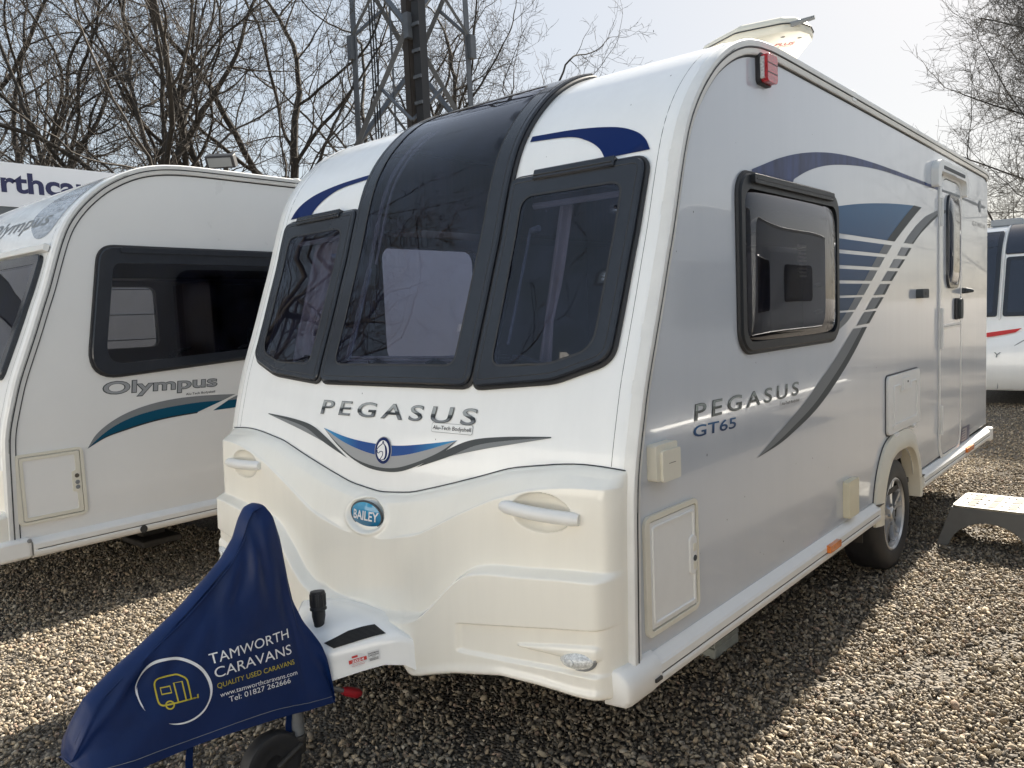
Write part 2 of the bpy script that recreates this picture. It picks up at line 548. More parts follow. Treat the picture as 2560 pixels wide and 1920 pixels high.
def gravel_mats():
    m, t, b = nodes("gravel_stone")
    at = t.nodes.new("ShaderNodeAttribute"); at.attribute_name = "tone"
    tc = t.nodes.new("ShaderNodeTexCoord")
    n = t.nodes.new("ShaderNodeTexNoise"); n.inputs["Scale"].default_value = 95; n.inputs["Detail"].default_value = 4
    t.links.new(tc.outputs["Object"], n.inputs["Vector"])
    mr = t.nodes.new("ShaderNodeMapRange"); mr.inputs[3].default_value = .62; mr.inputs[4].default_value = 1.35
    t.links.new(n.outputs[0], mr.inputs[0])
    mx = t.nodes.new("ShaderNodeMixRGB"); mx.blend_type = 'MULTIPLY'; mx.inputs[0].default_value = 1
    t.links.new(at.outputs[0], mx.inputs[1]); t.links.new(mr.outputs[0], mx.inputs[2])
    t.links.new(mx.outputs[0], b.inputs["Base Color"])
    b.inputs["Roughness"].default_value = .82
    b.inputs["Specular IOR Level"].default_value = .3
    # the sheet below and beyond the stones
    g, t, b = nodes("gravel_ground")
    tc = t.nodes.new("ShaderNodeTexCoord")
    v = t.nodes.new("ShaderNodeTexVoronoi"); v.inputs["Scale"].default_value = 62
    t.links.new(tc.outputs["Object"], v.inputs["Vector"])
    v2 = t.nodes.new("ShaderNodeTexVoronoi"); v2.inputs["Scale"].default_value = 62
    t.links.new(tc.outputs["Object"], v2.inputs["Vector"])
    sep = t.nodes.new("ShaderNodeSeparateColor"); t.links.new(v.outputs["Color"], sep.inputs[0])
    cr = t.nodes.new("ShaderNodeValToRGB")
    el = cr.color_ramp.elements
    el[0].color = (.13, .108, .08, 1); el[1].color = (.34, .29, .225, 1)
    e = el.new(.4); e.color = (.22, .185, .145, 1)
    e = el.new(.7); e.color = (.25, .22, .18, 1)
    t.links.new(sep.outputs[0], cr.inputs[0])
    big = t.nodes.new("ShaderNodeTexNoise"); big.inputs["Scale"].default_value = .7; big.inputs["Detail"].default_value = 5
    t.links.new(tc.outputs["Object"], big.inputs["Vector"])
    mr = t.nodes.new("ShaderNodeMapRange"); mr.inputs[3].default_value = .65; mr.inputs[4].default_value = 1.15
    t.links.new(big.outputs[0], mr.inputs[0])
    dk = t.nodes.new("ShaderNodeMapRange"); dk.inputs[1].default_value = .1; dk.inputs[2].default_value = .55; dk.inputs[3].default_value = 1; dk.inputs[4].default_value = .55
    t.links.new(v2.outputs["Distance"], dk.inputs[0])
    m1 = t.nodes.new("ShaderNodeMixRGB"); m1.blend_type = 'MULTIPLY'; m1.inputs[0].default_value = 1
    t.links.new(cr.outputs[0], m1.inputs[1]); t.links.new(mr.outputs[0], m1.inputs[2])
    m2 = t.nodes.new("ShaderNodeMixRGB"); m2.blend_type = 'MULTIPLY'; m2.inputs[0].default_value = .8
    t.links.new(m1.outputs[0], m2.inputs[1]); t.links.new(dk.outputs[0], m2.inputs[2])
    t.links.new(m2.outputs[0], b.inputs["Base Color"])
    inv = t.nodes.new("ShaderNodeMath"); inv.operation = 'SUBTRACT'; inv.inputs[0].default_value = 1
    t.links.new(v2.outputs["Distance"], inv.inputs[1])
    bp = t.nodes.new("ShaderNodeBump"); bp.inputs["Strength"].default_value = 1; bp.inputs["Distance"].default_value = .018
    t.links.new(inv.outputs[0], bp.inputs["Height"]); t.links.new(bp.outputs[0], b.inputs["Normal"])
    b.inputs["Roughness"].default_value = .9
    return m, g


M['stone'], M['ground'] = gravel_mats()

# ================================================================ ground
gd = MB()
gd.add([(-300, -120, -.010), (300, -120, -.010), (300, 500, -.010), (-300, 500, -.010)], [(0, 1, 2, 3)])
tag(gd.build("ground", M['ground'], None, None, recalc=False), kind="structure")

# ================================================================ caravan body (shared by the three caravans)
W = 1.11
_prof = [(-.030, .38), (-.026, .5), (-.021, .65), (-.015, .8), (-.009, .95), (.004, 1.07), (.042, 1.22), (.071, 1.32), (.098, 1.394), (.137, 1.494),
         (.176, 1.596), (.218, 1.711), (.254, 1.806), (.289, 1.912), (.315, 1.99), (.345, 2.073), (.381, 2.151), (.432, 2.227), (.500, 2.303),
         (.590, 2.381), (.678, 2.436), (.757, 2.474), (.837, 2.502), (.92, 2.520), (1.0, 2.530), (1.15, 2.537), (1.6, 2.536), (2.2, 2.533), (3.0, 2.527),
         (4.0, 2.519), (5.0, 2.510), (5.22, 2.505), (5.29, 2.492), (5.335, 2.455), (5.355, 2.40), (5.362, 2.30), (5.365, 2.0), (5.365, 1.0), (5.365, .38)]
_d = np.array(crom(_prof, 20))
_s = np.concatenate([[0], np.cumsum(np.hypot(*np.diff(_d, axis=0).T))])
PT = np.arange(0, _s[-1], .01)
PYv = np.interp(PT, _s, _d[:, 0]); PZv = np.interp(PT, _s, _d[:, 1])
for _ in range(6):
    PYv[1:-1] = (PYv[:-2] + 2 * PYv[1:-1] + PYv[2:]) / 4; PZv[1:-1] = (PZv[:-2] + 2 * PZv[1:-1] + PZv[2:]) / 4
_ty = np.gradient(PYv); _tz = np.gradient(PZv); _l = np.hypot(_ty, _tz)
NYv = -_tz / _l; NZv = _ty / _l
_apex = int(np.argmax(PZv))


def T_of_z(z): return float(np.interp(z, PZv[:_apex], PT[:_apex]))
def T_of_y(y): return float(np.interp(y, PYv[_apex - 60:_apex + 420], PT[_apex - 60:_apex + 420]))
def P_y(z): return float(np.interp(z, PZv[:_apex], PYv[:_apex]))


BULGE = .015
CRN = .036


def surf_t(x, t, off):
    """front, roof and rear skin: x across, t along the profile"""
    py = np.interp(t, PT, PYv); pz = np.interp(t, PT, PZv); ny = np.interp(t, PT, NYv); nz = np.interp(t, PT, NZv)
    n = math.hypot(ny, nz); ny /= n; nz /= n
    ax = abs(x)
    d = off + BULGE * max(0, 1 - (x / W) ** 2) * max(0, min(1, (3.2 - t) / 1.5))
    if ax > W - CRN:
        a = min(1, (ax - (W - CRN)) / CRN)
        d -= CRN * (1 - math.sqrt(max(0, 1 - a * a)))
    return (x, py + ny * d, pz + nz * d)


def surf_z(x, z, off): return surf_t(x, T_of_z(z), off)
def side_r(y, z, off): return (W + off, y, z)
def side_l(y, z, off): return (-W - off, y, z)


def prof_off(t, d): return (float(np.interp(t, PT, PYv) + np.interp(t, PT, NYv) * d), float(np.interp(t, PT, PZv) + np.interp(t, PT, NZv) * d))


XST = [0, .18, .36, .54, .72, .9, 1.0, 1.05, W - CRN, W - CRN * .75, W - CRN * .5, W - CRN * .28, W - CRN * .12, W - CRN * .03, W]
XST = sorted(set([-x for x in XST] + XST))
T_FRONT0 = T_of_z(.86)
T_FRONT1 = T_of_y(1.35)
T_END = PT[-1]


def shell(root, m_front, m_side, front_holes=(), right_holes=(), left_holes=(), rail_right=True, m_roof=None):
    """front skin with window openings, roof and rear, two side walls, rails"""
    o = [(-W, T_FRONT0), (W, T_FRONT0), (W, T_FRONT1), (-W, T_FRONT1)]
    o = [(x, T_FRONT0) for x in XST] + [(x, T_FRONT1) for x in XST[::-1]]
    us = np.array(XST[1:-1]); vs = np.arange(T_FRONT0 + .04, T_FRONT1, .045)
    patch("front_panel", o, surf_t, 0, m_front, root, front_holes, 0, .06, True, us, vs)
    V = []; F = []
    ts = np.concatenate([np.arange(T_FRONT1, T_of_y(5.15), .2), np.arange(T_of_y(5.15), T_END, .05)])
    for t in ts: V += [surf_t(x, t, 0) for x in XST]
    n = len(XST)
    for i in range(len(ts) - 1):
        for k in range(n - 1): F.append((i * n + k, i * n + k + 1, (i + 1) * n + k + 1, (i + 1) * n + k))
    mesh("roof", V, F, m_roof or m_front, root, True)
    tt = np.concatenate([np.arange(T_of_z(.47), T_of_y(1.4), .05), np.arange(T_of_y(1.4), T_of_y(5.1), .25), np.arange(T_of_y(5.1), T_END - .1, .05)])
    prof = [prof_off(t, -CRN) for t in tt]
    for sf, hl in ((side_r, right_holes), (side_l, left_holes)):
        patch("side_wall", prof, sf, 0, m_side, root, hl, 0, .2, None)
    # rail on the visible corner
    tt = np.arange(T_of_z(.455), T_of_y(5.33), .03)
    for s in (1, -1):
        if s < 0 and not rail_right: continue
        mb = MB(); V = []; F = []
        sec = [(-.004, -.03), (.000, .010), (-.006, .018), (-.020, .0185), (-.030, .0135), (-.048, .0135), (-.054, .010), (-.056, -.01)]
        for t in tt: V += [(s * (W + x), *prof_off(t, d)) for d, x in sec]
        n = len(sec)
        for i in range(len(tt) - 1):
            for k in range(n - 1): F.append((i * n + k, i * n + k + 1, (i + 1) * n + k + 1, (i + 1) * n + k))
        rl = mesh("corner_rail", V, F, M['rail'], root, 50)
        if s > 0 or True:
            mb = MB()
            mb.tube([(s * (W + .0015), *prof_off(t, -.0585)) for t in tt], .0036, 5)
            mb.tube([(s * (W + .0145), *prof_off(t, -.0290)) for t in tt], .0036, 5)
            mb.build("seam", M['seam'], rl)
            mb = MB()
            tg = np.arange(T_of_z(.95), T_of_z(2.47), .05)
            mb.tube([(s * (W + .0155), *prof_off(t, -.0215)) for t in tg], .0036, 5)
            mb.build("sealant_bead", M['grime'], rl)
    # moulding seam on the front face next to each corner
    tq = np.arange(T_of_z(1.08), T_of_y(1.1), .05)
    for s in (1, -1):
        MB().tube([surf_t(s * (W - .062), t, -.0006) for t in tq], .0013, 5).build("moulding_seam", M['seam'], root)


def skirt(root, y0, y1, s=1, seg_name="side_skirt"):
    sec = [(-.012, .483), (.003, .483), (.034, .464), (.040, .456), (.0405, .432), (.0365, .4285), (.0365, .4245), (.040, .4205), (.041, .412), (.036, .396), (.024, .384), (.006, .378), (-.03, .376)]
    V = []; F = []
    ys = np.linspace(y0, y1, 9)
    for y in ys: V += [(s * (W + x), y, z) for x, z in sec]
    n = len(sec)
    for i in range(len(ys) - 1):
        for k in range(n - 1): F.append((i * n + k, i * n + k + 1, (i + 1) * n + k + 1, (i + 1) * n + k))
    F.append(tuple(range(n))); F.append(tuple((len(ys) - 1) * n + k for k in range(n)))
    o = mesh(seg_name, V, F, M['plastic'], root, 20)
    MB().box((s * (W + .0366) - .0012, y0 + .02, .4247), (s * (W + .0366) + .0012, y1 - .02, .4283)).build("groove", M['seam'], o, None)
    return o


def pane_dome(name, y0, z0, y1, z1, X, h, mat_, parent, s=1, n=4.5, nu=34, nv=26):
    """acrylic pane bulging out of the wall"""
    V = []; F = []
    for i in range(nu + 1):
        for j in range(nv + 1):
            a = math.sin((i / nu - .5) * math.pi); b = math.sin((j / nv - .5) * math.pi)
            ea = abs(a) ** n; eb = abs(b) ** n
            d = max(0, (1 - ea)) ** .5 * max(0, (1 - eb)) ** .5
            # square to rounded square
            k = 1 - .065 * (a * a * b * b) ** 2
            u = (y0 + y1) / 2 + (y1 - y0) / 2 * a * k; v = (z0 + z1) / 2 + (z1 - z0) / 2 * b * k
            V.append((s * (X + h * d), u, v))
    for i in range(nu):
        for j in range(nv):
            F.append((i * (nv + 1) + j, (i + 1) * (nv + 1) + j, (i + 1) * (nv + 1) + j + 1, i * (nv + 1) + j + 1))
    return mesh(name, V, F, mat_, parent, True)


def plain_front(root, m_):
    """lower front panel of a caravan whose moulding is a plain shallow shell"""
    V = []; F = []
    xs_ = np.linspace(-1.105, 1.105, 31)
    rows = ((.39, -.01), (.40, .02), (.60, .04), (.80, .038), (.92, .02), (.96, -.008))
    for x in xs_:
        e = 1 - abs(x / 1.106) ** 10
        for z, o in rows: V.append((x, P_y(z) - o * e + .012 * (1 - e), z))
    m = len(rows)
    for i in range(len(xs_) - 1):
        for k in range(m - 1): F.append((i * m + k, (i + 1) * m + k, (i + 1) * m + k + 1, i * m + k + 1))
    return mesh("front_moulding", V, F, m_, root, 50)


# ================================================================ the main caravan
van = empty("touring_caravan", (0, 0, 0))
tag(van, "large white touring caravan in the foreground with three tinted front windows and blue side swooshes", "caravan")

CW = .440
cw_out = [(-CW, T_of_z(1.298)), (CW, T_of_z(1.298)), (CW + .005, T_of_y(.90)), (-CW - .005, T_of_y(.90))]
cw_out = rpoly(cw_out, [.05, .05, .04, .04])
cw_in = rpoly([(-.355, T_of_z(1.362)), (.355, T_of_z(1.362)), (.362, T_of_y(.72)), (-.362, T_of_y(.72))], [.05, .05, .09, .09])


def sw(s):
    o = [(s * .457, T_of_z(1.296)), (s * .80, T_of_z(1.325)), (s * 1.006, T_of_z(1.392)), (s * 1.018, T_of_z(2.035)), (s * .455, T_of_z(2.035))]
    o = rpoly(o, [.03, .3, .075, .05, .035])
    i = rpoly([(s * .528, T_of_z(1.362)), (s * .78, T_of_z(1.372)), (s * .942, T_of_z(1.42)), (s * .948, T_of_z(1.962)), (s * .520, T_of_z(1.962))], [.05, .2, .09, .05, .06])
    if s < 0: o, i = o[::-1], i[::-1]
    return o, i


swr_o, swr_i = sw(1); swl_o, swl_i = sw(-1)
SWIN = rrect(.80, 1.42, 1.78, 1.985, .06)
LWIN = rrect(.96, 1.32, 1.74, 1.96, .07)
ASH = .055
ARCH = rpoly([(2.36 + ASH, .40), (2.46 + ASH, .60), (2.60 + ASH, .69), (2.90 + ASH, .69), (3.03 + ASH, .60), (3.12 + ASH, .40)], [0, .1, .1, .1, .1, 0])
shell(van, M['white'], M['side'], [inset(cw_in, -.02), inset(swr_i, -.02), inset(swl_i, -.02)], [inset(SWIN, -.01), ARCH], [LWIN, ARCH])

for out, inn, flat in ((cw_out, cw_in, 0), (swr_o, swr_i, 1), (swl_o, swl_i, 1)):
    nm = "front_window"
    fr = patch(nm, out, surf_t, .026, M['print'], van, [inn], .027, .05, 40, slope=.005)
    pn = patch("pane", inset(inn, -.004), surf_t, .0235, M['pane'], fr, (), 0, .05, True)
    # halftone strip where the print fades out
    patch("print_edge", inset(inn, -.002), surf_t, .0262, M['rubber'], fr, [inset(inn, .006)], 0, .05, True)
    # rubber gasket round the frame
    L = dens(inset(out, -.004), .04); L.append(L[0])
    MB().tube([surf_t(u, v, .006) for u, v in L], .009, 6, False).build("gasket", M['rubber'], fr)
    # line scored in the acrylic inside the rim
    L = dens(inset(out, .022), .04); L.append(L[0])
    MB().tube([surf_t(u, v, .0258) for u, v in L], .0016, 5, False).build("rim_line", M['seam'], fr)
    if flat:
        s = 1 if inn is swr_i else -1
        hb = rrect(.565, T_of_z(2.012), .905, T_of_z(2.048), .006)
        if s < 0: hb = [(-a, b) for a, b in hb][::-1]
        b = patch("hinge_bar", hb, surf_t, .037, M['print'], fr, (), .03, .06, 40, slope=.004)
        ln = [(s * .575, T_of_z(2.026)), (s * .895, T_of_z(2.026))]
        MB().tube([surf_t(s * u, T_of_z(2.026), .0375) for u in np.linspace(.572, .898, 8)], .003, 5).build("hinge_line", M['seam'], b)
# inner blind frames and stays behind the front panes
for s in (-1, 1):
    ib = MB()
    ib.tube([surf_z(s * x, 1.945 - .0 * x, -.03) for x in np.linspace(.54, .93, 6)], .012, 6)
    ib.build("blind_rail", M['liner'], van)
    st = MB(); st.tube([surf_z(s * .55, z, -.02) for z in np.linspace(1.45, 1.85, 6)], .006, 6)
    st.tube([surf_z(s * .556, 1.85, -.02), surf_z(s * .60, 1.85, -.005)], .012, 8)
    st.build("window_stay", M['steel'], van)
    ct = MB(); ct.tube([surf_z(s * .6, 1.40, .006), surf_z(s * .62, 1.405, -.02), surf_z(s * .72, 1.385, -.03)], [.010, .012, .008], 6)
    ct.build("window_catch", M['rubber'], van)
ib = MB()
for k in range(3): ib.tube([surf_z(x, 1.385 + .012 * k, -.035) for x in np.linspace(-.34, .34, 8)], .006, 6)
ib.build("blind_rail", M['liner'], van)
for s in (-.16, .18):
    MB().tube([surf_z(s, 1.372, .0), surf_z(s + .02, 1.39, -.018), surf_z(s + .09, 1.375, -.03)], [.012, .014, .008], 6).build("window_catch", M['rubber'], van)
MB().tube([surf_z(-.33, z, -.03) for z in np.linspace(1.40, 1.78, 6)], .007, 6).build("window_stay", M['steel'], van)
MB().tube([surf_t(-.345, t, -.03) for t in np.arange(T_of_z(1.40), T_of_y(.70), .05)], .010, 6).build("blind_rail", M['liner'], van)
MB().tube([surf_t(-.31, t, -.035) for t in np.arange(T_of_z(1.80), T_of_y(.70), .05)], .006, 6).build("blind_rail", M['liner'], van)

# ---- interior seen through the panes
inr = MB()
inr.box((-1.05, .25, .55), (1.05, 3.0, .60))
inr.build("interior_floor", M['fabric'], van)
sb = MB()
for s in (-1, 1):
    sb.box((s * .52 - .5, .15, .6), (s * .52 + .5 if s > 0 else -.02 - .0, 2.0, .98)) if False else sb.box((min(s * .45, s * 1.03), .12, .6), (max(s * .45, s * 1.03), 1.95, .98))
    sb.box((min(s * .88, s * 1.03), .2, .98), (max(s * .88, s * 1.03), 1.9, 1.30))
sb.build("bench_seat", M['fabric'], van, 35, .03)
MB().box((-.45, .10, .6), (.45, .42, 1.12)).build("front_chest", M['wood'], van, 35, .01)
bk = MB()
bk.box((-1.06, 2.9, .6), (-.25, 2.95, 2.45)); bk.box((.25, 2.9, .6), (1.06, 2.95, 2.45)); bk.box((-.25, 2.9, 2.0), (.25, 2.95, 2.45))
bk.build("interior_partition", M['wood_dk'], van)
MB().box((-.25, 3.6, .6), (.25, 3.65, 2.1)).build("interior_partition", M['wood_dk'], van)
for s in (-1, 1): MB().box((min(s * .72, s * 1.06), .95, 2.02), (max(s * .72, s * 1.06), 2.85, 2.42)).build("overhead_locker", M['wood'], van, 35, .02)
fr_r = lambda u, v, w_: (W - .03 + w_, u, v)
fr_l = lambda u, v, w_: (-W + .03 - w_, u, v)
prin = [prof_off(t, -.09) for t in np.arange(T_of_z(.62), T_of_y(3.0), .08)] + [(3.0, .62)]
MB().prism(prin, fr_r, -.004, .004, [inset(SWIN, -.02)]).build("interior_lining", M['liner'], van, None)
MB().prism(prin, fr_l, -.004, .004, [inset(LWIN, -.005)]).build("interior_lining", M['liner'], van, None)


def curtain(x0, x1, y0, y1, z0, z1, folds, parent, depth=.02, taper=.0):
    V = []; F = []
    n = folds * 8; m = 10
    for j in range(m + 1):
        tz = j / m
        pinch = 1 - taper * math.exp(-((tz - .30) / .16) ** 2)
        for i in range(n + 1):
            u = i / n
            a = u * folds * 2 * math.pi
            V.append((x0 + (x1 - x0) * u * pinch, y0 + (y1 - y0) * tz + depth * math.sin(a) * (.6 + .4 * math.sin(a * .37)), z0 + (z1 - z0) * tz))
    for j in range(m):
        for i in range(n):
            F.append((j * (n + 1) + i, j * (n + 1) + i + 1, (j + 1) * (n + 1) + i + 1, (j + 1) * (n + 1) + i))
    return mesh("curtain", V, F, M['curtain'], parent, True)


curtain(-.90, -.62, .20, .40, 1.33, 1.96, 5, van, .022, .35)
curtain(.60, .66, .22, .40, 1.33, 1.96, 2, van, .015, .3)
cv2 = curtain(-1.06, -1.05, .78, .93, 1.28, 1.98, 4, van, .02, .0); cv2.data.materials[0] = M['fabric']
# microwave-like housing behind the side pane
hs = MB(); hs.box((.50, 1.30, 1.40), (1.0, 1.72, 1.80)); hs.build("interior_cabinet", M['wood_dk'], van, 35, .03)

# ---- left window of the van (seen through the front panes)
fr = patch("side_window", inset(LWIN, -.04), side_l, .02, M['print'], van, [LWIN], .02, .2, None)
patch("pane", inset(LWIN, -.01), side_l, .012, M['pane_clear'], fr, (), 0, .3, None)

# ---- side window with its bulging pane
fr = patch("side_window", rrect(.765, 1.375, 1.806, 2.028, .085, 8), side_r, .020, M['frame'], van, [rrect(.80, 1.41, 1.772, 1.972, .06)], .026, .12, 40, slope=.006)
pane_dome("pane", .797, 1.402, 1.775, 1.978, W + .010, .024, M['pane_side'], fr)
L = rrect(.762, 1.372, 1.809, 2.031, .088, 8); L.append(L[0])
MB().tube([(W + .005, a, b) for a, b in L], .009, 6, False).build("gasket", M['rubber'], fr)
hb = MB(); hb.prism(rrect(.855, 1.992, 1.70, 2.026, .008, 3), side_r, .012, .036); b = hb.build("hinge_bar", M['frame'], fr, 35, .004)
MB().box((W + .0355, .87, 2.006), (W + .0375, 1.69, 2.010)).build("hinge_line", M['seam'], b, None)
fin = MB()
for k in range(9): fin.box((W - .05, 1.475, 1.66 + k * .0165), (W - .042, 1.56, 1.668 + k * .0165))
fin.build("vent_grille", M['liner'], fr, None)
for z in (1.5, 1.62):
    MB().tube([(W - .03, 1.62, z), (W - .035, 1.70, z + .006)], [.008, .012], 6).build("window_catch", M['rubber'], fr)

# ---- lower front moulding: one sculpted sheet
_ax = lambda xs, zs: (np.array(xs), np.array(zs))
ZTOP = _ax([0, .18, .36, .53, .66, .86, .95, 1.05, 1.12], [.890, .908, .955, 1.003, 1.043, 1.072, 1.079, 1.076, 1.07])
ZCR = _ax([0, .12, .30, .48, .66, .86, 1.1], [.862, .872, .905, .955, 1.018, 1.056, 1.050])
BAND = _ax([0, .11, .32, .5, .66, .82, .96, 1.11], [.745, .749, .80, .89, .962, 1.010, 1.030, 1.034])
LEDG = _ax([0, .11, .27, .34, .40, .46, .52, .58, .66, .80, .95, 1.14], [.450, .453, .474, .495, .545, .605, .66, .698, .716, .728, .745, .757])
BOT = _ax([0, .1, .18, .235, .265, .30, .34, .41, .52, .72, .87, 1.0, 1.1], [.45, .445, .425, .39, .33, .29, .296, .32, .354, .396, .402, .400, .405])
RECT = _ax([.5, .569, .913, 1.12], [.535, .545, .600, .630])
RECB = _ax([.5, .57, .906, 1.12], [.44, .441, .468, .478])
_fine = np.linspace(0, 1.15, 240)


def smoothcurve(c, k=10):
    v = np.interp(_fine, *c)
    for _ in range(k):
        p = np.pad(v, (3, 3), 'reflect', reflect_type='odd'); p[:3] = v[3:0:-1]
        v = np.convolve(p, np.ones(7) / 7, 'valid')
    return v


CV = {k: smoothcurve(c, n) for k, c, n in (('zt', ZTOP, 8), ('zc', ZCR, 8), ('b', BAND, 8), ('l', LEDG, 3), ('bo', BOT, 1))}
def cvv(k, ax): return np.interp(ax, _fine, CV[k])
def ss(a, b, x):
    t = np.clip((x - a) / (b - a), 0, 1); return t * t * (3 - 2 * t)


def mould_out(x, z):
    """how far the moulding stands out of the front plane"""
    ax = np.abs(x); c = np.clip(1 - (ax / 1.11) ** 2, 0, 1)
    zt, zc, zb, zl = cvv('zt', ax), cvv('zc', ax), cvv('b', ax), cvv('l', ax)
    d0 = .004; d1 = .040 + .018 * c; d2 = .070 + .026 * c; d3 = .066 + .026 * c; d4 = .108 + .034 * c
    o = d0 + (d1 - d0) * np.sqrt(np.clip((zt - z) / np.maximum(zt - zc, .012), 0, 1))
    t = np.clip((zc - z) / np.maximum(zc - zb, .02), 0, 1)
    o = np.where(z < zc, d1 + (d2 - d1) * (t ** .9), o)
    # the pad below the band stands a little proud of it
    o = o + .008 * ss(.0, .006, zb - z) * ss(.02, .3, ax)
    o = np.where(z < zb, o + (d3 - d2) * ss(0, .2, zb - z), o)
    o = o + (d4 - d3) * ss(0, .024, zl + .030 - z)
    # recessed field round the side lights
    rt, rb = np.interp(ax, *RECT), np.interp(ax, *RECB)
    rec = ss(0, .006, rt - z) * ss(0, .014, z - rb) * ss(.525, .545, ax - .05 * np.abs(z - (rt + rb) / 2)) * (1 - ss(1.075, 1.09, ax) * 0)
    o = o - .012 * rec
    # tapered fin running to the side light
    fl = .520 + (ax - .80) * .10
    fw = np.interp(ax, [.78, .93, 1.06, 1.075], [.004, .017, .026, .018])
    fin = np.clip(1 - ((z - fl) / fw) ** 2, 0, 1) * ss(.78, .80, ax) * (1 - ss(1.065, 1.08, ax))
    o = o + .011 * np.sqrt(fin)
    # hand hold dishes and the ring round the badge
    q = ((ax - .852) / .112) ** 2 + ((z - .937) / .062) ** 2
    o = o - .042 * np.clip(1 - q, 0, 1) ** .5
    rq = np.hypot(x / .115, (z - .817) / .066)
    o = o + .006 * np.exp(-((rq - 1.0) / .10) ** 2) - .010 * (1 - ss(.80, .95, rq))
    # lip along the bottom
    bo = cvv('bo', ax)
    o = o + .008 * np.exp(-((z - bo - .022) / .014) ** 2) - .03 * np.clip(1 - (z - bo) / .016, 0, 1) ** 2
    # rounded return at the two ends; the lower block runs out further
    end = np.where(z < zl, 1.0, .0)
    e = np.clip((ax - 1.045) / .062, 0, 1)
    o = o * np.sqrt(np.clip(1 - e ** 2.6, 0, 1)) + (-.014) * e ** 4
    return o


def mould_pos(x, z, off=0.0):
    return (x, P_y(z) - BULGE * (1 - (x / W) ** 2) - float(mould_out(np.array(x), np.array(z))) - off, z)


nx, nz = 380, 250
xs = np.sin(np.linspace(-1, 1, nx + 1) * 1.25) / math.sin(1.25) * 1.107
V = []; F = []
vv = np.linspace(0, 1, nz + 1)
X2 = np.repeat(xs[:, None], nz + 1, 1)
ZB = cvv('bo', np.abs(xs))[:, None]; ZT = cvv('zt', np.abs(xs))[:, None]
Z2 = ZB + (ZT - ZB) * vv[None, :]
Y2 = np.interp(Z2, PZv[:_apex], PYv[:_apex]) - BULGE * (1 - (X2 / W) ** 2) - mould_out(X2, Z2)
V = np.stack([X2, Y2, Z2], -1).reshape(-1, 3)
F = [(i * (nz + 1) + j, (i + 1) * (nz + 1) + j, (i + 1) * (nz + 1) + j + 1, i * (nz + 1) + j + 1) for i in range(nx) for j in range(nz)]
lm = mesh("lower_front_moulding", V, F, M['abs'], van, True)
# dark joint along the wavy top edge
MB().tube([(x, P_y(z) - BULGE * (1 - (x / W) ** 2) - .0035, z + .002) for x, z in ((x, float(cvv('zt', abs(x)))) for x in np.linspace(-1.10, 1.10, 60))], .0018, 5).build("joint", M['seam'], lm)
ub = MB(); ub.box((-1.0, .02, .36), (1.0, .06, .9)); ub.build("front_bulkhead", M['darkmetal'], van)

for s in (-1, 1):
    g = MB()
    xs_ = np.linspace(.705, .995, 15)
    g.tube([(s * x, mould_pos(s * .70, .94)[1] + .004 - .012 * math.sin((x - .705) / .29 * math.pi) if False else
             (P_y(.94) - (.066 + .041 * (1 - (x / 1.11) ** 2)) - .014 - .016 * math.sin((x - .705) / .29 * math.pi)), .943 - .011 * (x - .705) / .29) for x in xs_],
           [.016] + [.0215] * 13 + [.017], 16)
    gh = g.build("grab_handle", M['plastic'], van, 50)
    for x in (.700, .998):
        MB().lathe([(0, 0), (.022, 0), (.022, .003), (0, .003)], (s * x, P_y(.94) - (.071 + .041 * (1 - (x / 1.11) ** 2)) + .002, .942 if x < .8 else .932), (0, -1, 0), 20).build("socket_ring", M['seam'], gh)
    # side light
    p = mould_pos(s * .998, .517)
    lz = MB()
    NU, NV = 28, 7
    V = []; F = []
    for j in range(NV + 1):
        r = j / NV
        for i in range(NU):
            a = 2 * math.pi * i / NU
            V.append((p[0] + s * .062 * r * math.cos(a), p[1] - .026 * (1 - r ** 2.4) - .002, p[2] + .029 * r * math.sin(a) + .009 * r * math.cos(a)))
    for j in range(NV):
        for i in range(NU):
            F.append((j * NU + i, j * NU + (i + 1) % NU, (j + 1) * NU + (i + 1) % NU, (j + 1) * NU + i))
    sl = mesh("side_light", V, F, M['lens'], van, True)
    MB().tube([(p[0] + s * .064 * math.cos(a), p[1] + .004, p[2] + .031 * math.sin(a) + .009 * math.cos(a)) for a in np.linspace(0, 2 * math.pi, 40)], .006, 6, False).build("bezel", M['steel'], sl)
    MB().lathe([(0, .0), (.012, 0), (.012, .004), (.008, .006), (0, .006)], (p[0] - s * .004, p[1] - .0275, p[2]), (0, -1, 0), 16).build("bulb_boss", M['lens'], sl)

# ---- round maker's badge
bp_ = mould_pos(0, .817)
V = []; F = []
for j in range(8):
    r = j / 7
    for i in range(48):
        a = 2 * math.pi * i / 48
        V.append((bp_[0] + .088 * r * math.cos(a), bp_[1] - .012 - .008 * (1 - r ** 2), .817 + .050 * r * math.sin(a)))
for j in range(7):
    for i in range(48): F.append((j * 48 + i, j * 48 + (i + 1) % 48, (j + 1) * 48 + (i + 1) % 48, (j + 1) * 48 + i))
bd = mesh("oval_badge", V, F, M['logo'], van, True)
MB().tube([(.090 * math.cos(a), bp_[1] - .009, .817 + .052 * math.sin(a)) for a in np.linspace(0, 2 * math.pi, 60)], .0045, 8, False).build("badge_rim", M['gray_dk'], bd)
sb_ = lambda u, v, o: (u, bp_[1] - .012 - .008 * max(0, 1 - (u / .088) ** 2 - ((v - .817) / .05) ** 2) - o, v)
text("lettering", "BAILEY", -.073, .799, .073, .037, sb_, .002, M['ink'], bd, .18, .02)

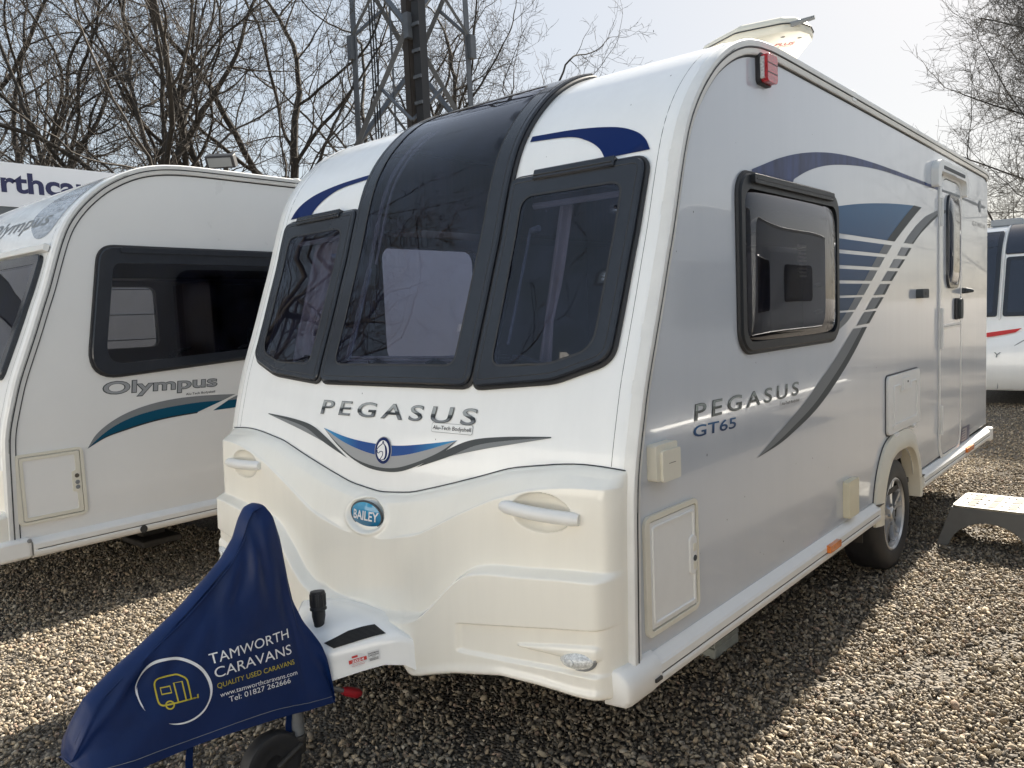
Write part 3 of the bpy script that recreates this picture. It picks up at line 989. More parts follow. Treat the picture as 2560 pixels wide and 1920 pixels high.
# ---- front lettering and decals
text("lettering", "PEGASUS", -.417, 1.1685, .478, .0585, surf_z, .0030, M['black'], van, .20, .014, 0, 1.36)
text("lettering", "PEGASUS", -.415, 1.1695, .476, .0565, surf_z, .0042, M['chrome_f'], van, .20, .003, 0, 1.36)
patch("maker_label", rrect(.268, 1.136, .470, 1.166, .006, 3), surf_z, .0020, M['white'], van, (), 0, .05, None)
patch("maker_label", rrect(.266, 1.134, .472, 1.168, .007, 3), surf_z, .0014, M['gray_lt'], van, (), 0, .05, None)
text("lettering", "Alu-Tech Bodyshell", .274, 1.1445, .464, .0145, surf_z, .0032, M['black'], van, .05, .008)


def ribbon(name, top, bot, surf, off, mt, parent, n=8, thick=0, res=.05):
    T = crom(top, n) if len(top) > 2 else list(top)
    B = crom(bot, n) if len(bot) > 2 else list(bot)
    P = T + B[::-1]
    out = [P[0]]
    for p in P[1:]:
        if math.hypot(p[0] - out[-1][0], p[1] - out[-1][1]) > 1e-4: out.append(p)
    if math.hypot(out[0][0] - out[-1][0], out[0][1] - out[-1][1]) < 1e-4: out.pop()
    return patch(name, out, surf, off, mt, parent, (), thick, res, True)


sm_t = [(-.380, 1.112), (-.21, 1.083), (-.03, 1.071), (.11, 1.074), (.27, 1.093), (.405, 1.113)]
sm_m = [(-.380, 1.112), (-.24, 1.066), (-.10, 1.038), (.015, 1.030), (.135, 1.042), (.27, 1.073), (.405, 1.113)]
sm_g = [(-.380, 1.112), (-.27, 1.054), (-.17, 1.010), (-.07, .990), (.02, .985), (.11, .995), (.22, 1.027), (.32, 1.066), (.405, 1.113)]
sm_b = [(-.380, 1.112), (-.275, 1.050), (-.18, 1.006), (-.08, .978), (.02, .971), (.12, .981), (.23, 1.017), (.33, 1.060), (.405, 1.113)]
ribbon("front_swoosh", sm_t, sm_m, surf_z, .0026, M['smile'], van)
ribbon("front_swoosh", sm_m, sm_g, surf_z, .0024, M['gray_lt'], van)
ribbon("front_swoosh", sm_g, sm_b, surf_z, .0028, M['gray_dk'], van)
for s in (-1, 1):
    a = [(s * .815, 1.152), (s * .62, 1.139), (s * .47, 1.118), (s * .35, 1.073), (s * .205, 1.003)]
    b = [(s * .815, 1.149), (s * .645, 1.129), (s * .50, 1.103), (s * .37, 1.055), (s * .205, 1.003)]
    c_ = [(s * .815, 1.148), (s * .66, 1.118), (s * .52, 1.090), (s * .35, 1.050), (s * .205, 1.003)]
    ribbon("front_swoosh", a, b, surf_z, .0026, M['gray_dk'], van)
    ribbon("front_swoosh", b, c_, surf_z, .0024, M['gray'], van)
    # blue arcs above the outer windows
    T = [(s * .475, 2.204), (s * .69, 2.193), (s * .852, 2.170), (s * .942, 2.139), (s * .989, 2.105), (s * 1.016, 2.064)]
    B = [(s * .475, 2.182), (s * .658, 2.168), (s * .747, 2.140), (s * .808, 2.103), (s * .843, 2.061)]
    ribbon("blue_arc", T, B, surf_z, .0024, M['navy'], van)
for rx, rz, m_, o_ in ((.050, .052, 'gray_lt', .0034), (.046, .049, 'navy', .0042), (.035, .038, 'ink', .0050)):
    patch("horse_badge", [(.015 + rx * math.cos(a), 1.049 + rz * math.sin(a)) for a in np.linspace(0, 2 * math.pi, 40)[:-1]], surf_z, o_, M[m_], van, (), 0, .03, True)
# horse head drawn in line on the badge
hh = [(-.030, .002), (-.024, .010), (-.014, .017), (-.004, .023), (.001, .034), (.006, .024), (.013, .018), (.018, .006), (.020, -.008), (.018, -.022), (.010, -.032), (-.002, -.036), (-.012, -.034), (-.004, -.026), (.003, -.016), (.002, -.006), (-.006, -.004), (-.014, -.006), (-.022, -.012), (-.029, -.008)]
MB().tube([surf_z(.013 + a, 1.050 + b, .0056) for a, b in crom(hh, 4, True)], .0016, 5, False).build("horse_outline", M['navy'], van)
patch("horse_mane", [(.013 + a, 1.050 + b) for a, b in crom([(.006, .024), (.016, .020), (.026, .008), (.029, -.010), (.024, -.026), (.010, -.037), (.018, -.022), (.021, -.008), (.018, .006), (.012, .018)], 4, True)], surf_z, .0054, M['navy'], van, (), 0, .03, True)

# ---- decals on the side
fan_t = [(1.75, 1.970), (1.835, 1.984), (2.176, 2.022), (2.578, 2.055), (2.998, 2.080), (3.328, 2.091)]
fan_r = [(1.75, 1.395), (1.821, 1.411), (1.948, 1.446), (2.074, 1.501), (2.205, 1.570), (2.384, 1.668), (2.575, 1.772), (2.756, 1.862), (2.972, 1.953), (3.152, 2.025), (3.328, 2.091)]
FT = np.array(crom(fan_t, 8)); FR = np.array(crom(fan_r, 8))


def fan_band(z0, z1, top=False):
    P = [(1.75, z0)]
    zz = np.linspace(z0, min(z1, 2.091), 10)
    for z in zz: P.append((float(np.interp(z, FR[:, 1], FR[:, 0])), z))
    if top: P += [tuple(p) for p in FT[::-1] if p[0] < 3.32]
    else: P.append((1.75, z1))
    return P


gaps = [(1.4935, 1.503), (1.563, 1.574), (1.630, 1.645), (1.699, 1.716), (1.7705, 1.7885), (1.839, 1.862)]
lo = 1.40
for k, (g0, g1) in enumerate(gaps + [(2.2, 2.2)]):
    P = fan_band(lo, g0, k == len(gaps))
    patch("side_stripe", P, side_r, .0014, M['fan'], van, (), 0, .3, None)
    # grey edge following the curve
    zz = np.linspace(lo, min(g0, 2.088), 12)
    E_ = [(float(np.interp(z, FR[:, 1], FR[:, 0])), z) for z in zz]
    I_ = [(float(np.interp(z, FR[:, 1], FR[:, 0])) - .10 - .10 * (z - 1.4), z) for z in zz]
    patch("side_stripe", E_ + I_[::-1], side_r, .0022, M['gray_dk'] if k == len(gaps) else M['gray'], van, (), 0, .3, None)
    lo = g1
segs = [[(3.72, 2.062), (3.544, 2.010), (3.314, 1.936), (3.138, 1.864), (2.947, 1.862), (3.048, 1.909), (3.205, 1.973), (3.427, 2.043), (3.72, 2.100)],
        [(2.898, 1.836), (3.099, 1.838), (2.997, 1.789), (2.814, 1.788)], [(2.755, 1.767), (2.966, 1.769), (2.849, 1.717), (2.663, 1.717)],
        [(2.629, 1.699), (2.820, 1.700), (2.703, 1.646), (2.520, 1.645)], [(2.492, 1.629), (2.674, 1.630), (2.573, 1.573), (2.379, 1.571)],
        [(2.362, 1.559), (2.551, 1.559), (2.433, 1.502), (2.243, 1.498)], [(2.223, 1.488), (2.419, 1.490), (2.300, 1.429), (2.100, 1.424)]]
for k, P in enumerate(segs):
    patch("side_stripe", P, side_r, .0014, M['gray_dk'], van, (), 0, .3, None)
    if len(P) == 4:
        a, b, c_, d = [Vector(p) for p in P]
        Q = [a, a + (b - a) * .72, d + (c_ - d) * .72, d]
        patch("side_stripe", [tuple(q) for q in Q], side_r, .0022, M['gray'] if k > 2 else M['gray_lt'], van, (), 0, .3, None)
    else:
        Q = [(3.72, 2.078), (3.544, 2.030), (3.33, 1.957), (3.10, 1.864), (2.947, 1.862), (3.048, 1.909), (3.205, 1.973), (3.427, 2.043), (3.72, 2.100)]
        patch("side_stripe", Q, side_r, .0022, M['gray'], van, (), 0, .3, None)
tR = [(2.265, 1.413), (2.034, 1.282), (1.796, 1.171), (1.549, 1.078), (1.299, 1.017), (1.123, .984), (.905, .962)]
tL = [(2.050, 1.411), (1.799, 1.287), (1.582, 1.196), (1.409, 1.125), (1.199, 1.056), (1.029, 1.003), (.905, .962)]
tM = [(a[0] * .62 + b[0] * .38, a[1] * .62 + b[1] * .38) for a, b in zip(tR, tL)]
ribbon("side_stripe", tM, tL, side_r, .0016, M['gray'], van)
ribbon("side_stripe", tR, tM, side_r, .0014, M['gray_dk'], van)
swT = [(.905, 2.050), (.991, 2.074), (1.159, 2.120), (1.340, 2.159), (1.538, 2.191), (1.753, 2.215), (2.0, 2.232), (2.30, 2.242), (2.60, 2.246), (3.18, 2.247), (3.72, 2.244)]
swB = [(.905, 2.042), (1.262, 2.038), (1.324, 2.058), (1.441, 2.096), (1.577, 2.130), (1.752, 2.161), (1.989, 2.188), (2.251, 2.208), (2.605, 2.222), (3.18, 2.226), (3.72, 2.228)]
ribbon("side_swoosh", swT, swB, side_r, .0014, M['navy_worn'], van, 6, 0, .08)
patch("side_stripe", [(4.42, 2.227), (5.20, 2.217), (5.26, 2.234), (4.42, 2.242)], side_r, .0014, M['gray'], van, (), 0, .3, None)
text("lettering", "PEGASUS", .413, 1.1695, 1.335, .0585, side_r, .0014, M['black'], van, .15, .014, -.006, 1.36)
text("lettering", "PEGASUS", .416, 1.1710, 1.332, .0560, side_r, .0024, M['chrome_s'], van, .15, .003, -.006, 1.36)
text("lettering", "GT65", .402, 1.115, .728, .040, side_r, .0016, M['gt'], van, .12, .012, -.010)
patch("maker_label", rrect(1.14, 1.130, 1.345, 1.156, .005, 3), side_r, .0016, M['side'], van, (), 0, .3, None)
text("lettering", "Alu-Tech Bodyshell", 1.15, 1.138, 1.338, .013, side_r, .0026, M['black'], van, .05, .008, -.003)
text("lettering", "G E N O A", 4.77, 2.066, 5.24, .034, side_r, .0014, M['black'], van, 0, .0)
patch("horse_badge", [(5.03 + .045 * math.cos(a), 2.222 + .045 * math.sin(a)) for a in np.linspace(0, 6.283, 30)[:-1]], side_r, .0022, M['gray'], van, (), 0, .3, None)
patch("horse_badge", [(5.03 + .034 * math.cos(a), 2.222 + .034 * math.sin(a)) for a in np.linspace(0, 6.283, 30)[:-1]], side_r, .0030, M['gray_lt'], van, (), 0, .3, None)
stk = patch("warning_sticker", rpoly([(4.40, .487), (4.70, .482), (4.71, .592), (4.45, .596)], [.005, .03, .005, .03]), side_r, .0014, M['signink'], van, (), 0, .3, None)
patch("sticker_field", rpoly([(4.425, .497), (4.60, .494), (4.61, .580), (4.465, .583)], .01), side_r, .0022, M['gray_lt'], stk, (), 0, .3, None)
for k in range(4): MB().box((W + .0022, 4.45 + .0 * k, .51 + .018 * k), (W + .0027, 4.56, .516 + .018 * k)).build("sticker_line", M['signink'], stk, None)

# ---- front locker
lf = MB(); lf.prism(rrect(.066, .535, .405, .916, .03), side_r, .0, .012, [rrect(.092, .552, .392, .898, .012)])
lf.build("locker_frame", M['beige'], van, 35, .004)
ld = MB(); ld.prism(rrect(.096, .556, .388, .894, .010), side_r, .0, .008)
ldo = ld.build("locker_door", M['plastic'], van, 35, .002)
MB().prism(rrect(.094, .554, .390, .896, .011), side_r, -.001, .0015).build("door_gap", M['seam'], ldo, None)
rim = rpoly([(.112, .572), (.372, .572), (.372, .665), (.345, .672), (.345, .785), (.372, .792), (.372, .876), (.112, .876)], [.012, .012, .008, .012, .012, .008, .012, .012])
MB().tube([(W + .0085, a, b) for a, b in rim + [rim[0]]], .0055, 6, False).build("raised_rim", M['plastic'], ldo)
lp = MB(); lp.prism(rrect(.349, .668, .387, .789, .009), side_r, .006, .013); lk_ = lp.build("lock_strip", M['plastic'], ldo, 35, .002)
MB().lathe([(0, 0), (.010, 0), (.010, .003), (0, .003)], (W + .0125, .372, .715), (1, 0, 0), 16).build("keyhole", M['gray_dk'], ldo)
for z in (.69, .752): MB().prism(rrect(.362, z - .013, .383, z + .013, .004, 3), side_r, .0125, .0145).build("push_button", M['beige'], ldo, 35, .001)
# ---- mains socket box
sk = MB(); sk.prism(rrect(.106, 1.022, .236, 1.135, .010), side_r, 0, .034); sko = sk.build("mains_socket_box", M['beige'], van, 35, .006)
ld2 = MB(); ld2.prism(rrect(.128, 1.018, .238, 1.115, .008), side_r, .034, .044); ld2.build("socket_lid", M['beige'], sko, 35, .005)
MB().box((W + .0435, .165, 1.072), (W + .045, .205, 1.0735)).build("lid_mark", M['step_pad'], sko, None)
# ---- fridge/shower flap
fp = MB(); fp.prism(rrect(1.885, .505, 2.03, .685, .012), side_r, 0, .03); fp.build("drain_flap", M['yellowed'], van, 35, .01)
# ---- service hatch above the wheel
hf = MB(); hf.prism(rrect(2.58, .806, 3.23, 1.128, .03), side_r, 0, .016); hfo = hf.build("service_hatch", M['plastic'], van, 35, .006)
MB().prism(rrect(2.572, .798, 3.238, 1.136, .034), side_r, -.001, .003).build("hatch_gap", M['seam'], hfo, None)
ri = [(2.68, .85), (3.14, .85), (3.14, 1.065), (3.02, 1.065), (3.02, 1.03), (2.80, 1.03), (2.80, 1.065), (2.68, 1.065)]
MB().tube([(W + .0165, a, b) for a, b in rpoly(ri, .02) + [rpoly(ri, .02)[0]]], .006, 6, False).build("raised_rim", M['plastic'], hfo)
MB().prism(rrect(2.66, .832, 3.16, .856, .01), side_r, .014, .022).build("bottom_ridge", M['plastic'], hfo, 35, .004)
MB().prism(rrect(2.85, 1.03, 2.99, 1.10, .008), side_r, .014, .024).build("latch", M['plastic'], hfo, 35, .004)
MB().lathe([(0, 0), (.006, 0), (.006, .003), (0, .003)], (W + .024, 2.93, 1.075), (1, 0, 0), 12).build("keyhole", M['seam'], hfo)
for y in (2.72, 3.10): MB().prism(rrect(y - .035, .786, y + .035, .806, .006), side_r, .004, .024).build("hatch_foot", M['plastic'], hfo, 35, .004)

# ---- wheel arch trim
oc = crom([(2.285, .355), (2.29, .47), (2.345, .62), (2.46, .745), (2.60, .795), (2.74, .803), (2.90, .795), (3.04, .745), (3.145, .62), (3.195, .47), (3.20, .355)], 5)
ic = crom([(2.375, .355), (2.38, .46), (2.43, .575), (2.52, .662), (2.63, .697), (2.74, .702), (2.86, .697), (2.97, .662), (3.055, .575), (3.10, .46), (3.105, .355)], 5)
oc = [(a + ASH, b) for a, b in oc]; ic = [(a + ASH, b) for a, b in ic]
V = []; F = []
for (a, b), (c_, d) in zip(oc, ic):
    mx_ = ((a + c_) / 2, (b + d) / 2)
    V += [(W - .002, a, b), (W + .018, a, b), (W + .022, a * .88 + c_ * .12, b * .88 + d * .12), (W + .036, mx_[0], mx_[1]), (W + .040, a * .12 + c_ * .88, b * .12 + d * .88), (W + .034, c_, d), (W - .06, c_, d)]
n = 7
for i in range(len(oc) - 1):
    for k in range(n - 1): F.append((i * n + k, (i + 1) * n + k, (i + 1) * n + k + 1, i * n + k + 1))
F.append(tuple(range(n))); F.append(tuple((len(oc) - 1) * n + k for k in range(n)))
wa = mesh("wheel_arch_trim", V, F, M['beige'], van, 50, True)
MB().tube([(W + .001, a, b) for a, b in oc], .004, 5).build("arch_seam", M['seam'], wa)
for y0, y1 in ((2.283 + ASH, 2.377 + ASH), (3.103 + ASH, 3.203 + ASH)):
    MB().box((W - .05, y0, .470), (W + .0385, y1, .4745)).build("arch_joint", M['step_pad'], wa, None)
MB().box((.55, 2.2, .38), (W - .005, 2.34, .80)).box((.55, 3.20, .38), (W - .005, 3.34, .80)).box((.55, 2.2, .72), (W - .005, 3.34, .82)).box((.52, 2.2, .38), (.55, 3.34, .82)).build("wheel_well", M['seam'], van, None)

# ---- wheels
WY = 2.805
def wheel(s):
    root = bpy.data.objects.new("wheel", None); COL.objects.link(root); root.parent = van
    ty = MB()
    R0 = .322
    X0 = s * 1.085
    prof = [(.205, .0), (.212, .012), (.245, .022), (.285, .016), (.306, .004), (.318, -.012), (.322, -.04), (.322, -.15), (.316, -.178), (.30, -.192), (.25, -.20), (.20, -.185)]
    ty.lathe(prof, (X0, WY, R0), (s, 0, 0), 64)
    for k in range(4):
        ty.lathe([(.3235, -.05 - k * .03), (.3235, -.062 - k * .03)], (X0, WY, R0), (s, 0, 0), 64)
    ty.build("tyre", M['rubber'], root, 40)
    rm = MB()
    rm.lathe([(.207, .004), (.202, .010), (.195, .006), (.190, -.02), (.182, -.09), (.05, -.10), (.0, -.10)], (X0, WY, R0), (s, 0, 0), 64)
    rm.build("rim_dish", M['darkmetal'], root, 40)
    sp = MB()
    sp.lathe([(.209, -.002), (.207, .008), (.199, .011), (.188, .002), (.185, -.03)], (X0, WY, R0), (s, 0, 0), 64)
    sp.lathe([(.0, .004), (.028, .004), (.034, -.002), (.048, -.006), (.055, -.03)], (X0, WY, R0), (s, 0, 0), 32)
    for k in range(5):
        for da in (-.16, .16):
            a0 = 2 * math.pi * k / 5 + .3
            P = []
            for j in range(6):
                r = .035 + .155 * j / 5
                a = a0 + da * (.35 + .75 * j / 5)
                P.append((r, a))
            V = []; F = []
            for j, (r, a) in enumerate(P):
                wd = .018 - .004 * math.sin(j / 5 * math.pi)
                c0 = Vector((0, math.cos(a), math.sin(a))); tn = Vector((0, -math.sin(a), math.cos(a)))
                base = Vector((X0, WY, R0)) + c0 * r
                hgt = -.004 - .006 * math.sin(j / 5 * math.pi)
                for q, dx in ((-1, -.035), (-.8, hgt), (.8, hgt), (1, -.035)):
                    V.append(base + tn * (wd * q) + Vector((s * dx, 0, 0)))
            for j in range(5):
                for q in range(3): F.append((j * 4 + q, (j + 1) * 4 + q, (j + 1) * 4 + q + 1, j * 4 + q + 1))
            sp.add(V, F)
    sp.build("rim", M['alloy'], root, 45)
    MB().lathe([(0, .006), (.024, .006), (.026, .0)], (X0, WY, R0), (s, 0, 0), 24).build("hub_cap", M['gray'], root)
    nb = MB()
    for k in range(5):
        a = 2 * math.pi * k / 5 + .62
        nb.lathe([(0, .002), (.008, .002), (.009, -.01)], (X0, WY + .056 * math.cos(a), R0 + .056 * math.sin(a)), (s, 0, 0), 8)
    nb.build("wheel_nuts", M['steel'], root)


wheel(1); wheel(-1)
ch = MB()
ch.box((-.95, 2.77, .27), (.95, 2.84, .35)); ch.box((-.45, -.1, .36), (-.38, 5.2, .44)); ch.box((.38, -.1, .36), (.45, 5.2, .44))
ch.box((-1.08, .05, .44), (1.08, 5.33, .47)); ch.box((.72, 2.34, .30), (.95, 2.40, .42)); ch.box((.80, 2.10, .10), (.86, 2.16, .44))
for y in (.9, 4.9):
    for s in (-1, 1):
        ch.box((s * .78 - .03, y - .03, .34), (s * .78 + .03, y + .35, .40))
ch.box((.9, 3.95, .28), (1.0, 4.10, .40))
ch.build("chassis", M['darkmetal'], van, None)
MB().box((.92, 2.24, .29), (1.09, 2.245, .41)).build("mud_flap", M['darkmetal'], van, None)

# ---- skirts, caps, marker lights
skirt(van, .07, 2.35); skirt(van, 3.24, 5.30)
skirt(van, .07, 2.30, -1); skirt(van, 3.18, 5.30, -1)
for s in (1, -1):
    V = []; F = []
    ysc = [-.098, -.090, -.06, 0.0, .06, .092]
    for i, y in enumerate(ysc):
        k = (.80, .95, 1.0, 1.0, 1.0, .97)[i]
        sec = [(-.05, .496), (.006, .495), (.030, .480), (.043, .461), (.044, .440), (.043, .408), (.028, .384), (-.05, .376)]
        V += [(s * (W - .02 + (x + .02) * k), y, .44 + (z - .44) * k) for x, z in sec]
    n = 8
    for i in range(len(ysc) - 1):
        for q in range(n - 1): F.append((i * n + q, (i + 1) * n + q, (i + 1) * n + q + 1, i * n + q + 1))
    F.append(tuple(range(n))); F.append(tuple((len(ysc) - 1) * n + q for q in range(n)))
    cp = mesh("skirt_end_cap", V, F, M['plastic'], van, 45, True)
    MB().box((s * (W + .0435) - .002, .045, .418), (s * (W + .0475) + .002, .082, .428)).build("slot", M['seam'], cp, None)
    rc = MB(); rc.box((s * (W + .018) - .027, 5.295, .374), (s * (W + .018) + .027, 5.385, .482)); rc.build("skirt_end_cap", M['plastic'], van, 40, .012)
for y0, y1 in ((1.545, 1.69), (4.375, 4.585)):
    mk = MB(); mk.prism(rrect(y0, .428, y1, .461, .006, 3), side_r, .032, .056); mk.build("marker_light", M['amber'], van, 35, .004)
tl = MB(); tl.prism(rrect(.953, 2.368, 1.068, 2.482, .02), side_r, -.012, .016); tlo = tl.build("top_marker_light", M['rubber'], van, 35, .004)
MB().prism(rrect(.968, 2.374, 1.062, 2.477, .016), side_r, .012, .042).build("red_lens", M['red'], tlo, 35, .012)
for z in (2.408, 2.442): MB().box((W + .030, .970, z - .0016), (W + .0425, 1.060, z + .0016)).build("lens_rib", M['rubber'], tlo, None)
MB().prism(rrect(.960, 2.385, .985, 2.466, .006, 3), side_r, .012, .030).build("clear_lens", M['lens'], tlo, 35, .006)

# ---- specks of dirt
rsp = random.Random(8)
spk = MB()
for k in range(46):
    y, z, r = rsp.uniform(.1, 3.6), rsp.uniform(.55, 2.45), rsp.uniform(.0012, .0034)
    spk.add([(W + .0012, y + r * math.cos(a) * .8, z + r * math.sin(a) * 1.5) for a in np.linspace(0, 6.283, 7)[:-1]], [tuple(range(6))])
for k in range(30):
    x, z, r = rsp.uniform(-1, 1), rsp.uniform(1.1, 2.45), rsp.uniform(.001, .0028)
    spk.add([surf_z(x + r * math.cos(a) * .8, z + r * math.sin(a) * 1.3, .0012) for a in np.linspace(0, 6.283, 7)[:-1]], [tuple(range(6))])
spk.build("dirt_specks", M['darkmetal'], van, None, recalc=False)

# ---- entrance door
D0, D1, DZ0, DZ1 = 3.775, 4.350, .495, 2.318
dr = rpoly([(D0, DZ0), (D1, DZ0), (D1, DZ1), (D0, DZ1)], [.12, .12, .15, .15])
df = MB(); df.prism(inset(dr, -.034), side_r, 0, .010, [dr]); dfo = df.build("door_frame", M['rail'], van, 35, .003)
MB().prism(inset(dr, -.003), side_r, -.001, .0020, [inset(dr, .010)]).build("door_seal", M['seam'], dfo, None)
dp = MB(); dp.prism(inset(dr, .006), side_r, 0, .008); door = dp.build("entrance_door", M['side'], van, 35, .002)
sdr = lambda y, z, o: (W + .008 + o, y, z)
dw = rrect(3.93, 1.62, 4.235, 2.205, .07)
wf = patch("door_window", inset(dw, -.018), sdr, .016, M['print'], door, [inset(dw, .006)], .016, .2, 40, slope=.004)
pane_dome("pane", 3.925, 1.615, 4.240, 2.210, W + .012, .03, M['far_glass'], wf, 1, 4.5, 20, 26)
MB().prism([(D0 + .012, 1.340), (D1 - .012, 1.340), (D1 - .012, 1.362), (D0 + .012, 1.362)], sdr, -.002, .007).build("split_rail", M['rail'], door, 35, .002)
MB().box((W + .0145, D0 + .012, 1.350), (W + .0156, D1 - .012, 1.3525)).build("split_gap", M['seam'], door, None)
hr = MB(); hr.prism(rrect(4.155, 1.388, 4.305, 1.535, .03), sdr, -.002, .012); hro = hr.build("door_handle", M['rubber'], door, 35, .004)
MB().prism(rrect(4.225, 1.392, 4.30, 1.530, .025), sdr, .010, .030).build("handle_lever", M['gray_dk'], hro, 35, .006)
for z0, z1 in ((2.0, 2.18), (1.21, 1.475), (.645, .835)):
    MB().tube([(W + .016, D0 - .012, z0), (W + .016, D0 - .012, z1)], .011, 8).build("door_hinge", M['rail'], van)
patch("side_stripe", [(D0 + .03, 2.225), (4.31, 2.226), (4.30, 2.243), (D0 + .03, 2.239)], sdr, .0014, M['gray'], door, (), 0, .3, None)
patch("side_stripe", [(D0 + .02, 2.070), (3.90, 2.098), (3.90, 2.112), (D0 + .02, 2.104)], sdr, .0014, M['gray_dk'], door, (), 0, .3, None)
hd = rpoly([(3.56, 2.235), (3.56, 2.355), (3.63, 2.405), (4.36, 2.405), (4.43, 2.355), (4.43, 2.235), (4.36, 2.235), (4.36, 2.335), (3.64, 2.335), (3.64, 2.235)], [.015, .06, .07, .07, .06, .015, .015, .04, .04, .015])
h_ = MB(); h_.prism(hd, side_r, 0, .042); hood = h_.build("door_light_hood", M['plastic'], van, 40, .016)
MB().prism(rrect(3.70, 2.352, 4.30, 2.374, .008), side_r, .038, .0445).build("lamp_strip", M['gray_dk'], hood, 35, .002)
dk_ = MB(); dk_.prism(rrect(4.40, 1.565, 4.46, 1.605, .012), side_r, 0, .03)
dk_.tube([(W + .03, 4.42, 1.585), (W + .075, 4.43, 1.582)], [.022, .010], 10); dk_.build("door_retainer", M['gray_dk'], van, 35, .006)
wb = MB(); wb.prism(rrect(3.20, 1.545, 3.34, 1.600, .015), side_r, 0, .040); wbo = wb.build("door_catch", M['gray_dk'], van, 35, .012)
MB().prism(rrect(3.25, 1.563, 3.29, 1.580, .004, 3), side_r, .038, .0412).build("catch_slot", M['seam'], wbo, None)
rj = MB()
rj.box((W - .02, 2.015, 2.487), (W + .0165, 2.075, 2.536)); rj.build("rail_joint_cover", M['rail'], van, 35, .004)

# ---- roof aerial pod on a short mast
ao = rpoly([(.60, 1.52), (.83, 1.40), (1.02, 1.445), (1.078, 1.50), (1.09, 1.58), (1.07, 1.67), (.885, 1.945), (.80, 2.0), (.50, 1.80)], [.08, .06, .06, .04, .05, .06, .05, .06, .1])
fa = lambda u, v, w_: (u, v, 2.715 + w_ + .02 * (v - 1.6))
V = []; F = []
rows = [(.020, -.022), (.006, -.016), (.0, .0), (.004, .022), (.014, .040), (.045, .058), (.12, .066)]
for d, h in rows: V += [fa(u, v, h) for u, v in inset(ao, d)]
n = len(ao)
for i in range(len(rows) - 1):
    for k in range(n): F.append((i * n + k, i * n + (k + 1) % n, (i + 1) * n + (k + 1) % n, (i + 1) * n + k))
F.append(tuple(range(n))[::-1]); F.append(tuple((len(rows) - 1) * n + k for k in range(n)))
aer = mesh("roof_aerial", V, F, M['beige'], van, 45, True)
L = inset(ao, -.0005); L.append(L[0])
MB().tube([fa(u, v, .016) for u, v in L], .003, 5, False).build("pod_seam", M['seam'], aer)
MB().tube([fa(1.045, 1.475, .012), fa(1.14, 1.49, .02)], [.012, .009], 8).build("pod_spigot", M['gray'], aer)
MB().tube([(.72, 1.68, 2.50), (.72, 1.68, 2.73)], .03, 12).build("aerial_mast", M['gray'], aer)
# underside print, read from below
def under(u, v, o):
    ax_ = Vector((.86, .50)).normalized(); up_ = Vector((.50, -.86)).normalized()
    px_ = Vector((.90, 1.585)) + ax_ * u + up_ * v
    return fa(px_.x, px_.y, -.0225 - o)
text("lettering", "Vision PLUS", -.085, .0, .105, .036, under, .001, M['redgrip'], aer, .15, .02)
text("lettering", "Directional Antenna", -.05, -.024, .10, .016, under, .001, M['gray_dk'], aer, .15, .004)
for u, v in ((1.0, 1.50), (1.045, 1.57)): MB().lathe([(0, 0), (.010, 0)], fa(u, v, -.0226), (0, 0, 1), 14).build("drain_hole", M['seam'], aer)

# ---- tow fairing, plug, brake lever, jockey wheel
V = []; F = []
# plan half width against y and top height: narrow at the hitch, wide under the front moulding
st_y = [-.62, -.54, -.47, -.42, -.37, -.32, -.27, -.22, -.185, -.16, -.10]
hw = [.055, .07, .085, .102, .15, .20, .25, .30, .335, .35, .36]
zt_ = [.43, .438, .446, .452, .462, .474, .482, .482, .475, .470, .465]
zs_ = [.385, .392, .398, .404, .418, .434, .449, .458, .440, .425, .42]      # height of the shoulder above the side face
zb_ = [.285, .292, .300, .306, .323, .341, .356, .350, .322, .310, .31]
sec_n = 0
for y, h, a, b, c_ in zip(st_y, hw, zt_, zs_, zb_):
    half = [(0, a + .012), (h * .35, a + .010), (h * .52, a + .004), (h * .60, a - .004), (h * .92, b + .004), (h * .985, b - .008), (h, b - .03), (h + .004, c_ + .02), (h + .010, c_ + .006), (h + .010, c_)]
    row = [(-x, y, z) for x, z in half[::-1]] + [(x, y, z) for x, z in half[1:]]
    sec_n = len(row)
    V += row
for i in range(len(st_y) - 1):
    for k in range(sec_n - 1): F.append((i * sec_n + k, i * sec_n + k + 1, (i + 1) * sec_n + k + 1, (i + 1) * sec_n + k))
F.append(tuple(range(sec_n)))
fair = mesh("hitch_fairing", V, F, M['white'], van, 40, True)


def fair_pt(y, k, off=0):
    """point on the right hand shoulder (k=0 top edge .. 1 shoulder edge .. 2 foot of the side)"""
    h = np.interp(y, st_y, hw); a = np.interp(y, st_y, zt_); b = np.interp(y, st_y, zs_); c_ = np.interp(y, st_y, zb_)
    p = [(h * .60, a - .004), (h * .92, b + .004), (h, b - .03), (h + .004, c_ + .02)]
    kk = min(2.999, max(0, k)); i = int(kk); f = kk - i
    x = p[i][0] * (1 - f) + p[i + 1][0] * f; z = p[i][1] * (1 - f) + p[i + 1][1] * f
    return (x + off * .7, y - off * .6, z + off * .45)


